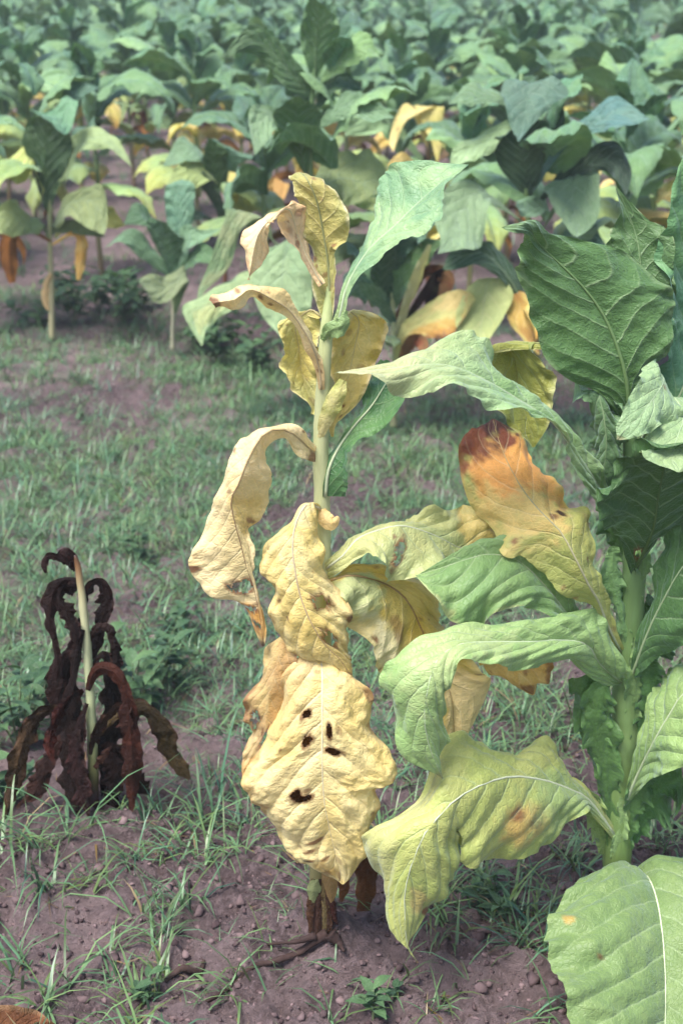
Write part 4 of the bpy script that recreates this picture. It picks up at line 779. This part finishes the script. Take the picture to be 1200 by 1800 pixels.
p1.strip([(90, 425), (48, 402), (20, 418), (16, 455), (22, 497)], [2, 5, 13, 16, 6], M_DEAD, (.30, .105, .025), col2=(.14, .045, .015), roll=.5, nu=40, nv=17, d=-.05)
p1.strip([(92, 430), (128, 410), (143, 420), (143, 455), (138, 492)], [2, 4, 9, 10, 3], M_YELLOW, OR, col2=(.6, .4, .14), roll=.4, nu=40, nv=17, d=-.05)
p1.strip([(90, 480), (82, 500), (80, 530), (86, 545)], [2, 6, 6, 2], M_YELLOW, TN, roll=.5, nu=20, nv=9, d=-.02)
fill_plant(p1.root, 1.10, 74, n=4, yellow=.2, low=.5, spread=.8)
# small plant
p3 = mid_plant('small short tobacco plant of dark upright leaves with one pale fan-like low leaf', 304, 602, (308, 420), [(305, 540), (308, 480)], sr=.011, scol=[(.42, .40, .26)]*3+[(.3, .38, .16), (.14, .22, .1)])
for rows, c, k_, d1, kw in (
    ([(304, 450, 308, 455, 312, 450), (294, 396, 315, 400, 336, 396), (290, 352, 316, 356, 342, 350), (293, 326, 316, 323, 341, 325), (318, 316)], (.10, .21, .13), .2, .1, dict(rib=(.2, .32, .2), rr=.004)),
    ([(302, 478, 304, 482, 307, 476), (262, 384, 268, 400, 276, 416), (236, 357, 246, 378, 259, 399), (218, 394)], GM, .5, -.05, {}),
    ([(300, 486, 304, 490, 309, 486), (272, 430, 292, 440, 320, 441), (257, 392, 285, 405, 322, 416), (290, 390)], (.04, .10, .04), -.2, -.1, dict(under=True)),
    ([(300, 492, 303, 495, 306, 488), (282, 478, 288, 476, 292, 470), (248, 454, 262, 450, 273, 438), (212, 427, 225, 412, 233, 402), (182, 437)], (.15, .27, .13), .7, -.1, {}),
    ([(306, 470, 310, 473, 314, 476), (322, 399, 335, 415, 341, 433), (352, 404, 360, 412, 359, 423), (388, 402)], (.17, .30, .16), .7, -.05, {}),
    ([(306, 480, 310, 484, 314, 486), (345, 430, 345, 448, 340, 468), (372, 436, 370, 448, 362, 462), (392, 462)], GM, .4, -.1, {}),
    ([(305, 560, 308, 556, 310, 552), (326, 470, 328, 482, 328, 496), (305, 477, 308, 496, 304, 524), (285, 486, 285, 506, 280, 534), (262, 482, 262, 500, 262, 523), (243, 495)], (.36, .42, .19), .5, -.15, dict(rib=RF, rr=.004)),
    ([(306, 545, 309, 541, 311, 538), (318, 490, 322, 500, 326, 505), (302, 520, 312, 522, 322, 522), (308, 552)], (.12, .18, .06), .2, -.05, {})):
    lmr(p3, rows, col=c, col2=lerp(c, GP, .15), k=k_, d1=d1, **{**KF, **kw})
# dark plant with folded leaves behind it
p10 = mid_plant('dark leafy tobacco plant with a brown foot behind the small short plant', 396, 522, (398, 300), [(396, 430), (397, 360)], sr=.013, scol=[BR, BR, (.10, .06, .03), (.05, .09, .03), (.08, .14, .05)])
for rows, c, k_, d1, kw in (
    ([(396, 345, 397, 340, 398, 335), (366, 300, 369, 310, 371, 319), (345, 282, 346, 305, 342, 331), (310, 294, 312, 313, 318, 331), (290, 333)], (.34, .42, .14), .6, -.2, {}),
    ([(392, 340, 396, 344, 400, 338), (358, 311, 374, 302, 400, 291), (354, 286, 372, 271, 400, 264), (366, 241)], (.085, .17, .04), -.1, -.1, {}),
    ([(396, 335, 400, 338, 404, 333), (378, 280, 400, 286, 420, 291), (372, 244, 402, 262, 440, 279), (425, 272, 442, 279, 456, 287), (466, 292)], (.10, .22, .13), .8, -.15, {}),
    ([(394, 330, 396, 326, 398, 322), (352, 268, 360, 276, 366, 287), (325, 238, 331, 262, 340, 286), (300, 264, 305, 276, 312, 291), (286, 293)], (.18, .30, .15), .7, -.1, {}),
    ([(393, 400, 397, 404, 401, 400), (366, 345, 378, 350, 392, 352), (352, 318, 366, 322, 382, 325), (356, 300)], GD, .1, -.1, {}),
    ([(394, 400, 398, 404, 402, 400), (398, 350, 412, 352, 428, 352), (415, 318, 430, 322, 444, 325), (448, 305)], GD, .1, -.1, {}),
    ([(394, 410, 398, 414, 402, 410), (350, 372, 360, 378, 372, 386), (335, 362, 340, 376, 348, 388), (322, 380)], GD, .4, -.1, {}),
    ([(396, 390, 399, 394, 402, 390), (425, 335, 438, 350, 450, 366), (445, 330, 452, 345, 462, 356), (478, 350)], GM, .5, .1, {}),
    ([(396, 400, 398, 396, 400, 392), (405, 300, 418, 308, 430, 318), (400, 325, 412, 330, 424, 336), (416, 356)], (.52, .42, .13), .4, -.2, dict(mat=M_YELLOW)),
    ([(396, 380, 398, 376, 400, 372), (475, 312, 488, 318, 500, 326), (480, 335, 490, 340, 502, 345), (492, 358)], (.58, .34, .10), .4, -.1, dict(mat=M_YELLOW))):
    lmr(p10, rows, col=c, col2=lerp(c, GP, .12), k=k_, d1=d1, **{**KF, **kw})
# drooping yellow one
p8 = mid_plant('tobacco plant with a drooping yellow crown on a dark brown stem among green neighbours', 752, 520, (752, 215), [(752, 400), (753, 290)], sr=.013, scol=[BR, BR, BR, (.10, .05, .03), (.3, .25, .1)])
for rows, c, k_, d1, kw in (
    ([(751, 262, 753, 258, 755, 254), (716, 189, 736, 197, 770, 194), (697, 203, 707, 206, 718, 210), (684, 246, 690, 246, 699, 244), (691, 266)], (.66, .52, .20), .5, -.2, dict(mat=M_YELLOW)),
    ([(752, 250, 754, 245, 756, 240), (728, 186, 756, 191, 779, 187), (740, 214, 758, 219, 778, 222), (757, 250, 767, 251, 777, 250), (768, 286)], (.50, .44, .13), .4, -.15, dict(mat=M_YELLOW)),
    ([(752, 300, 754, 296, 756, 292), (782, 262, 786, 268, 790, 274), (800, 262, 802, 272, 803, 282), (816, 284)], (.62, .40, .26), .6, -.1, dict(mat=M_YELLOW)),
    ([(752, 310, 753, 306, 754, 302), (712, 270, 716, 277, 720, 285), (696, 272, 698, 282, 702, 292), (680, 292)], (.48, .34, .10), .6, -.1, dict(mat=M_YELLOW)),
    ([(752, 340, 753, 336, 754, 332), (706, 296, 714, 318, 722, 342), (672, 306, 678, 330, 686, 352), (648, 372)], (.30, .36, .12), .6, -.2, {}),
    ([(752, 300, 753, 296, 754, 292), (640, 180, 660, 195, 690, 205), (620, 205, 640, 220, 668, 232), (604, 240)], (.20, .32, .15), .6, .1, {}),
    ([(752, 330, 753, 326, 754, 322), (745, 275, 752, 282, 762, 288), (742, 300, 752, 305, 764, 308), (756, 340)], DK, .3, -.06, dict(mat=M_DEAD))):
    lmr(p8, rows, col=c, col2=lerp(c, YP, .3) if kw.get('mat') is M_YELLOW else lerp(c, GP, .2), k=k_, d1=d1, **{**KF, **kw})

def ground_spot(px, py): q = ground_at(px, py); return q[0], q[1]
for i, (px, py, h, lab, kw) in enumerate((
    (178, 478, 1.10, 'tobacco plant with a dark brown leafless lower stem behind the light green one', dict(yellow=.1, low=.42)),
    (-30, 570, 1.10, 'tobacco plant with brown hanging lower leaves on the far side of the light green plant', dict(yellow=.9, low=.25)),
    (1075, 640, 1.10, 'green tobacco plant between the broad dark plant and the tall bluish leaf', dict(yellow=.3, low=.3)),
    (1215, 660, 1.20, 'green tobacco plant beyond the tall bluish leaf of the green plant', dict(yellow=.3, low=.3)),
    (820, 560, 1.02, 'green tobacco plant with yellow bottom leaves behind the scorched yellow leaf', dict(yellow=.7, low=.3)),
    (470, 560, .95, 'green tobacco plant with yellow bottom leaves behind the hooked pale leaf', dict(yellow=.6, low=.3)))):
    x, y = ground_spot(px, py); mids.append(np.array([x, y, 0])); field_plant(x, y, h, 100+i, lab, **kw)

# ------------------------------------------------------------------ rows behind
cands = []
r_ = random.Random(5)
k = 0
while True:
    y0 = 7.55 + 1.12*k
    if y0 > 52: break
    x = -(.27*y0+1.6) + r_.uniform(0, .5)
    while x < .27*y0+1.6:
        xx = x + r_.uniform(-.07, .07); yy = y0 - .33*xx + r_.uniform(-.08, .08)
        x += .60
        if abs(xx) > .262*yy+.75 or yy < 6.6: continue
        if min(math.hypot(xx-m[0], yy-m[1]) for m in mids) < .48: continue
        if r_.random() < .06: continue
        # open soil seen between the left plants
        if -1.75 < xx < -1.05 and 7.6 < yy < 9.3: continue
        cands.append((xx, yy))
    k += 1
cands.sort(key=lambda c: c[1])
near, rest = cands[:285], cands[285:]
ORD = ['second', 'third', 'fourth', 'fifth', 'sixth', 'seventh', 'eighth', 'ninth', 'tenth', 'eleventh', 'twelfth']
for i, (x, y) in enumerate(near):
    h = r_.gauss(1.14, .10); row = int(round((y+.33*x-7.55)/1.12))
    yel = 1.0 if r_.random() < .16 else (.30 if y < 14 else .12)
    look = ('tall ' if h > 1.22 else 'short ' if h < 1.05 else '')+('yellowing' if yel == 1.0 else 'green')
    if row < len(ORD): lab = look+' tobacco plant in the '+ORD[row]+' row behind the grassy strip'; grp = 'tobacco plants of the '+ORD[row]+' row'
    else: lab = look+' tobacco plant in the small crowded rows at the far end'; grp = 'tobacco plants of the far rows'
    field_plant(x, y, h, 1000+i, lab, grp, n=15 if y < 12 else (12 if y < 18 else 10), yellow=yel, low=.25)
# the crop beyond, too far to tell apart
if rest:
    Vs, Fs, Cs, U1, U2 = [], [], [], [], []; off = 0
    src = []
    for me in STOCK['top'][:4]+STOCK['mid'][:6]:
        n = len(me.vertices); co = np.empty(n*3, np.float32); me.vertices.foreach_get('co', co); co = co.reshape(-1, 3)
        cc = np.empty(n*4, np.float32); me.attributes['Col'].data.foreach_get('color', cc); cc = cc.reshape(-1, 4)[:, :3]
        g_ = np.arange(n).reshape(31, 16)[::5, ::3]; nu_, nv_ = g_.shape
        ii_ = np.arange(nu_*nv_).reshape(nu_, nv_); q = np.stack([ii_[:-1, :-1], ii_[1:, :-1], ii_[1:, 1:], ii_[:-1, 1:]], -1).reshape(-1, 4)
        src.append((co[g_.ravel()], cc[g_.ravel()], q))
    for (x, y) in rest:
        h = r_.gauss(1.14, .1); a = r_.uniform(0, 6.3); zb = float(ground_z(x, y))
        for j in range(9):
            f = j/8; co, cc, q = src[r_.randrange(4) if f > .7 else 4+r_.randrange(6)]
            a += 2.4; s = r_.uniform(.85, 1.1); ca, sa = math.cos(a)*s, math.sin(a)*s
            Vs.append(np.column_stack([co[:, 0]*ca-co[:, 1]*sa+x, co[:, 0]*sa+co[:, 1]*ca+y, co[:, 2]*s+h*(.3+.7*f)+zb]))
            Cs.append(cc*r_.uniform(.7, 1.25)); Fs.append(q+off); off += len(co)
    V = np.vstack(Vs); z0 = np.zeros((len(V), 2)); z0[:, 0] = .5
    fo = add_obj('tobacco_crop', make_mesh('tobacco_crop', V, np.vstack(Fs), np.vstack(Cs), {'vein': z0, 'metric': V[:, :2]}, M_FIELD))
    fo['kind'] = 'stuff'; fo['label'] = 'far tobacco crop running together beyond the last separate plants'; fo['category'] = 'crop'

# ------------------------------------------------------------------ grass
def blades(name, roots, L, Wd, head, lean, bend, col, label):
    n = len(roots); s = np.array([0, .33, .68, 1.0]); wv = np.array([1, .95, .62, 0.0])
    ang = lean[:, None] + bend[:, None]*s[None]**1.3                     # from vertical
    ds = np.diff(s, prepend=0)
    hx = np.cumsum(np.sin(ang)*ds, 1)*L[:, None]; hz = np.cumsum(np.cos(ang)*ds, 1)*L[:, None]
    c, sn = np.cos(head), np.sin(head)
    cen = np.stack([roots[:, 0:1]+hx*c[:, None], roots[:, 1:2]+hx*sn[:, None], roots[:, 2:3]-.004+hz], -1)
    lat = np.stack([-sn, c, np.zeros(n)], -1)[:, None]*(Wd[:, None]*wv[None])[..., None]*.5
    V = np.empty((n, 7, 3)); V[:, 0:6:2] = (cen-lat)[:, :3]; V[:, 1:6:2] = (cen+lat)[:, :3]; V[:, 6] = cen[:, 3]
    b = np.arange(n)[:, None]*7
    Q = np.concatenate([b+np.array([[0, 1, 3, 2]]), b+np.array([[2, 3, 5, 4]])]); T = b+np.array([[4, 5, 6]])
    C = np.repeat(col, 7, 0)
    o = add_obj(name, make_mesh(name, V.reshape(-1, 3), [Q, T], C, None, M_GRASS)); o['kind'] = 'stuff'; o['label'] = label; o['category'] = 'grass'
    return o
def tufts(pos, nb, Lm, seed, spread=.012, wide=.0032, green=(.085, .155, .075), lean=(.3, 1.25), bend=(.3, 1.5)):
    rg = np.random.default_rng(seed); n = len(pos)
    cnt = rg.poisson(nb, n)+2; ti = np.repeat(np.arange(n), cnt); N_ = len(ti)
    xy = pos[ti] + rg.normal(0, spread, (N_, 2)); z = ground_z(xy[:, 0], xy[:, 1])
    size = rg.lognormal(0, .35, n)[ti]
    L = np.clip(Lm*size*rg.uniform(.5, 1.25, N_), .02, .22)
    tint = rg.uniform(0, 1, n)[ti]*.6+rg.uniform(0, 1, N_)*.4
    col = np.array(green)[None]*(.5+1.0*rg.random((N_, 1))) + np.array([.085, .065, -.03])[None]*(tint[:, None]-.35)
    dry = rg.random(N_) < .045; col[dry] = np.array([.30, .23, .12])*rg.uniform(.5, 1.2, (dry.sum(), 1)); L[dry] *= .7
    return (np.column_stack([xy, z]), L, wide*rg.uniform(.6, 1.4, N_)*np.clip(L/.07, .5, 1.3), rg.uniform(0, 6.283, N_), rg.uniform(*lean, N_), rg.uniform(*bend, N_), np.clip(col, .01, 1))
def scatter(n, y0, y1, dens, seed, margin=.25):
    rg = np.random.default_rng(seed); Y = np.sqrt(rg.uniform(y0**2, y1**2, n)); X = rg.uniform(-1, 1, n)*(.262*Y+margin)
    keep = rg.random(n) < dens(X, Y); return np.column_stack([X, Y])[keep]
def dens_strip(X, Y):
    row = Y+.33*X
    d = .07 + 1.0*sstep(2.35, 3.1, row)*sstep(7.2, 5.2, row)
    d = d*(.12+1.25*sstep(.36, .66, fbm(X*2.3, Y*1.6, 51, 3)))*(.4+.9*sstep(.35, .6, fbm(X*9, Y*6, 57, 2)))
    path = np.exp(-((row-5.0)/.22)**2)*sstep(.1, -.5, X); d = d*(1-.75*path)
    bare = np.exp(-(((X-.02)/.28)**2+((Y-2.0)/.20)**2)); d = d*(1-.85*bare)
    right = sstep(.05, .35, X)*sstep(3.6, 2.6, Y); d = d*(1-.35*right)
    return d
G1 = tufts(scatter(36000, 1.45, 7.6, dens_strip, 1), 8, .055, 2, wide=.0024, green=(.100, .195, .095))
G2 = tufts(scatter(5200, 3.0, 7.0, lambda X, Y: .15+.7*sstep(.42, .62, fbm(X*1.7, Y*1.2, 77, 3))*sstep(.3, .6, fbm(X*7, Y*5, 78, 2)), 3), 9, .075, 4, spread=.02, green=(.090, .182, .098))
# longer tufts picked out in the photo
cl = []
for (px, py, n, rad) in ((455, 1370, 9, .05), (420, 1440, 6, .05), (470, 1480, 4, .05), (840, 1560, 10, .06), (890, 1590, 8, .06), (790, 1600, 4, .05), (850, 1270, 10, .08), (930, 1300, 5, .08), (40, 1640, 4, .06), (120, 1680, 3, .06), (200, 1590, 4, .07), (270, 1560, 3, .07),
                         (300, 1420, 9, .07), (360, 1360, 7, .06), (250, 1500, 6, .06), (60, 1480, 5, .07), (20, 1540, 4, .06), (150, 1760, 3, .06), (60, 1760, 3, .05), (330, 1600, 3, .05), (960, 1640, 5, .05), (1150, 1440, 6, .06), (1180, 1500, 6, .06), (690, 1500, 3, .05), (660, 1460, 3, .04), (310, 1760, 4, .05), (230, 1720, 4, .05), (600, 1760, 3, .05),
                         (380, 1000, 10, .15), (330, 1180, 9, .1), (650, 1080, 6, .1), (700, 870, 8, .15), (660, 1300, 5, .06), (1000, 1480, 5, .05), (760, 1720, 4, .05), (980, 1760, 5, .06), (180, 880, 14, .2), (80, 780, 12, .25), (840, 1440, 4, .05), (960, 1240, 6, .06)):
    q = ground_at(px, py)
    for _ in range(n): cl.append((q[0]+rng.normal(0, rad), q[1]+rng.normal(0, rad)))
G3 = tufts(np.array(cl), 8, .115, 6, spread=.012, wide=.0034, green=(.085, .165, .080), lean=(.1, .8), bend=(.5, 2.0))
G4 = tufts(scatter(5200, 7.2, 15, lambda X, Y: .30+.5*(fbm(X*1.2, Y*1.2, 91, 3) > .55), 8, .6), 6, .09, 9, spread=.03, wide=.005)
blades('grass', *[np.concatenate(z) for z in zip(G1, G2)], 'short wet green grass over the bare strip between the rows')
LT = tufts(scatter(1500, 1.45, 4.2, lambda X, Y: np.full_like(X, .5), 31), 0, .05, 33, spread=.02, wide=.003, green=(.16, .10, .06), lean=(1.35, 1.6), bend=(-.1, .2))
blades('straw_litter', *LT, 'dry straw scraps lying on the soil')
blades('long_grass', *G3, 'longer arching grass tufts around the feet of the front plants')
blades('row_grass', *G4, 'thin grass on the soil between the rows behind')

# ------------------------------------------------------------------ soil crumbs
def clods(n, seed):
    rg = np.random.default_rng(seed)
    Y = rg.uniform(1.42, 3.4, n); X = rg.uniform(-1, 1, n)*(.26*Y+.1)
    keep = rg.random(n) < (.25+.75*(Y < 2.45)); X, Y = X[keep], Y[keep]; n = len(X)
    s = np.clip(rg.lognormal(math.log(.0032), .6, n), .0012, .014)
    ph = (1+5**.5)/2
    ico = np.array([(-1, ph, 0), (1, ph, 0), (-1, -ph, 0), (1, -ph, 0), (0, -1, ph), (0, 1, ph), (0, -1, -ph), (0, 1, -ph), (ph, 0, -1), (ph, 0, 1), (-ph, 0, -1), (-ph, 0, 1)])/1.9
    fc = np.array([(0, 11, 5), (0, 5, 1), (0, 1, 7), (0, 7, 10), (0, 10, 11), (1, 5, 9), (5, 11, 4), (11, 10, 2), (10, 7, 6), (7, 1, 8), (3, 9, 4), (3, 4, 2), (3, 2, 6), (3, 6, 8), (3, 8, 9), (4, 9, 5), (2, 4, 11), (6, 2, 10), (8, 6, 7), (9, 8, 1)])
    V = ico[None]*s[:, None, None]*rg.uniform(.4, 1.45, (n, 12, 1))*rg.uniform(.7, 1.2, (n, 1, 3))
    V[..., 2] *= .75
    V += np.stack([X, Y, ground_z(X, Y)+s*.05], -1)[:, None]
    C = np.repeat(lerp((.05, .03, .032), (.19, .13, .13), rg.random((n, 1))), 12, 0)
    F = (fc[None]+np.arange(n)[:, None, None]*12).reshape(-1, 3)
    o = add_obj('soil_crumbs', make_mesh('soil_crumbs', V.reshape(-1, 3), F, C, None, M_CLOD, True)); o['kind'] = 'stuff'; o['label'] = 'loose crumbs of brown soil over the front bed'; o['category'] = 'soil'
clods(11000, 4)

# ------------------------------------------------------------------ broad-leaved weeds
WL = []
for i in range(5):
    rows = arc_leaf_rows(R_.uniform(.05, .07), R_.uniform(.010, .016), R_.uniform(.1, .5), R_.uniform(.4, 1.1), .25, R_.uniform(-.4, .4))
    me, *_ = grid_leaf('leaf', rows, 9, 5, M_WEED, lerp((.035, .085, .035), (.075, .15, .055), R_.random()), None, seed=i, corr=.0, ruf=.001, puck=.0003, veins=5)
    WL.append(me)
def weed(px, py, h, n, seed, label, group=None, s0=1.0):
    g_ = ground_at(px, py); r = random.Random(seed); zb = float(ground_z(g_[0], g_[1]))
    root = thing('weed', label, 'weed', (g_[0], g_[1], zb), group)
    for b in range(max(1, n//9)):
        a = r.uniform(0, 6.28); ln = h*r.uniform(.6, 1.1); tilt = r.uniform(.1, .75) if n > 9 else .2
        pts = [(0, 0, -.01)]
        for q in (.35, .7, 1): pts.append((math.cos(a)*math.sin(tilt)*ln*q*(1+.2*q), math.sin(a)*math.sin(tilt)*ln*q*(1+.2*q), math.cos(tilt)*ln*q))
        add_obj('stem', tube_mesh('stem', pts, [.0022, .002, .0016, .0008], (.10, .13, .06), M_STEM, 5, 8), root)
        P = np.array(pts)
        for k in range(9):
            f = .22+.78*k/8; i = f*3; j = min(2, int(i)); p = P[j]+(P[j+1]-P[j])*(i-j)
            o = add_obj('leaf', r.choice(WL), root); o.location = p; s = s0*r.uniform(.65, 1.15)
            o.rotation_euler = (r.uniform(-.3, .3), r.uniform(-.4, .3), k*2.4+r.uniform(-.5, .5)); o.scale = (s, s, s)
weed(235, 1215, .20, 63, 1, 'bushy dark green weed growing behind the dead blackened plant')
weed(285, 1190, .13, 36, 2, 'low leafy weed with drooping leaves beside the bushy dark weed', s0=.9)
weed(30, 1290, .20, 54, 3, 'leafy weed on the far side of the dead plant from the yellow one', s0=1.1)
weed(75, 1210, .14, 36, 4, 'leafy weed just behind the leftmost shrivelled leaf of the dead plant')
weed(10, 1390, .14, 36, 5, 'weed under the drooping olive leaf of the dead plant')
weed(320, 1090, .12, 36, 6, 'weed in the grass between the dead plant and the arching yellow leaf', s0=.8)
weed(240, 960, .12, 27, 7, 'small weed in the grass beyond the tip of the dead plant', s0=.8)
weed(655, 1770, .05, 18, 8, 'tiny green seedling weed on the bare soil in front of the yellow plant', s0=.6)
weed(700, 1740, .04, 9, 9, 'tiniest seedling weed on the soil under the drooping leaf tip', s0=.5)
weed(265, 1730, .06, 18, 10, 'small pale seedling weed on the bare soil near the exposed root', s0=.55)
weed(870, 1600, .07, 27, 11, 'low weed in the long grass under the folded leaf of the green plant', s0=.7)
wg = 'dark weeds at the feet of the first row behind the strip'
for i, (px, py, h, k) in enumerate(((130, 560, .22, 0), (170, 545, .2, 0), (215, 560, .2, 1), (60, 560, .2, 0), (380, 625, .24, 2), (420, 600, .22, 2), (345, 590, .2, 1), (250, 545, .18, 1), (450, 640, .2, 2), (120, 525, .2, 0), (230, 520, .2, 1))):
    weed(px, py, h, 45, 20+i, ('dark leafy weed at the foot of the pale-stalked light green plant', 'dark leafy weed beside the bare foot of the small short plant', 'dark leafy weed under the drooping light leaf of the tallest plant')[k], wg, 1.5)

# ------------------------------------------------------------------ dead leaf lying in the near corner, soil stick
fl_base = ground_at(20, 1800)
fz = float(ground_z(fl_base[0], fl_base[1]))
rows = arc_leaf_rows(.19, .042, .38, .85, .5, .5)
me, *_ = grid_leaf('fallen_leaf', rows, 40, 17, M_DEAD, (.20, .07, .035), (.09, .03, .016), seed=5, corr=.003, ruf=.01, edge=((.34, .20, .12), .25, .5))
fo = add_obj('fallen_leaf', me, None, (fl_base[0]-.10, fl_base[1]+.005, fz+.012)); fo.rotation_euler = (.1, 0, .1)
fo['label'] = 'curled brown dead leaf lying on the soil by itself'; fo['category'] = 'leaf'
tw = [ground_at(x, y) for x, y in ((290, 1712), (320, 1698), (350, 1686), (358, 1678))]
for q in tw: q[2] = float(ground_z(q[0], q[1]))+.008
b0 = tw[0].copy()
to = add_obj('twig', tube_mesh('twig', [q-b0 for q in tw], [.004, .006, .006, .003], (.06, .036, .03), M_ROOT, 7, 14, .3, 2), None, b0)
to['label'] = 'short brown stick half buried in the soil near the exposed root'; to['category'] = 'stick'

# ------------------------------------------------------------------ damp air over the field
hm, hn, hl = new_mat('haze')
ho = hn.new('ShaderNodeOutputMaterial'); pv = hn.new('ShaderNodeVolumePrincipled')
pv.inputs['Color'].default_value = (.90, .95, 1, 1); pv.inputs['Density'].default_value = .0045; pv.inputs['Anisotropy'].default_value = .2
hl.new(pv.outputs[0], ho.inputs['Volume'])
zl = float(GZ.min())-1.0
hv = np.array([(x, y, z) for z in (zl, 2.3) for (x, y) in ((-170, -40), (170, -40), (170, 175), (-170, 175))])
hz = add_obj('haze', make_mesh('haze', hv, np.array([(0, 3, 2, 1), (4, 5, 6, 7), (0, 1, 5, 4), (1, 2, 6, 5), (2, 3, 7, 6), (3, 0, 4, 7)]), None, None, hm, False))
hz['kind'] = 'stuff'; hz['label'] = 'thin damp haze lying over the whole field'; hz['category'] = 'haze'
SC.cycles.volume_bounces = 0
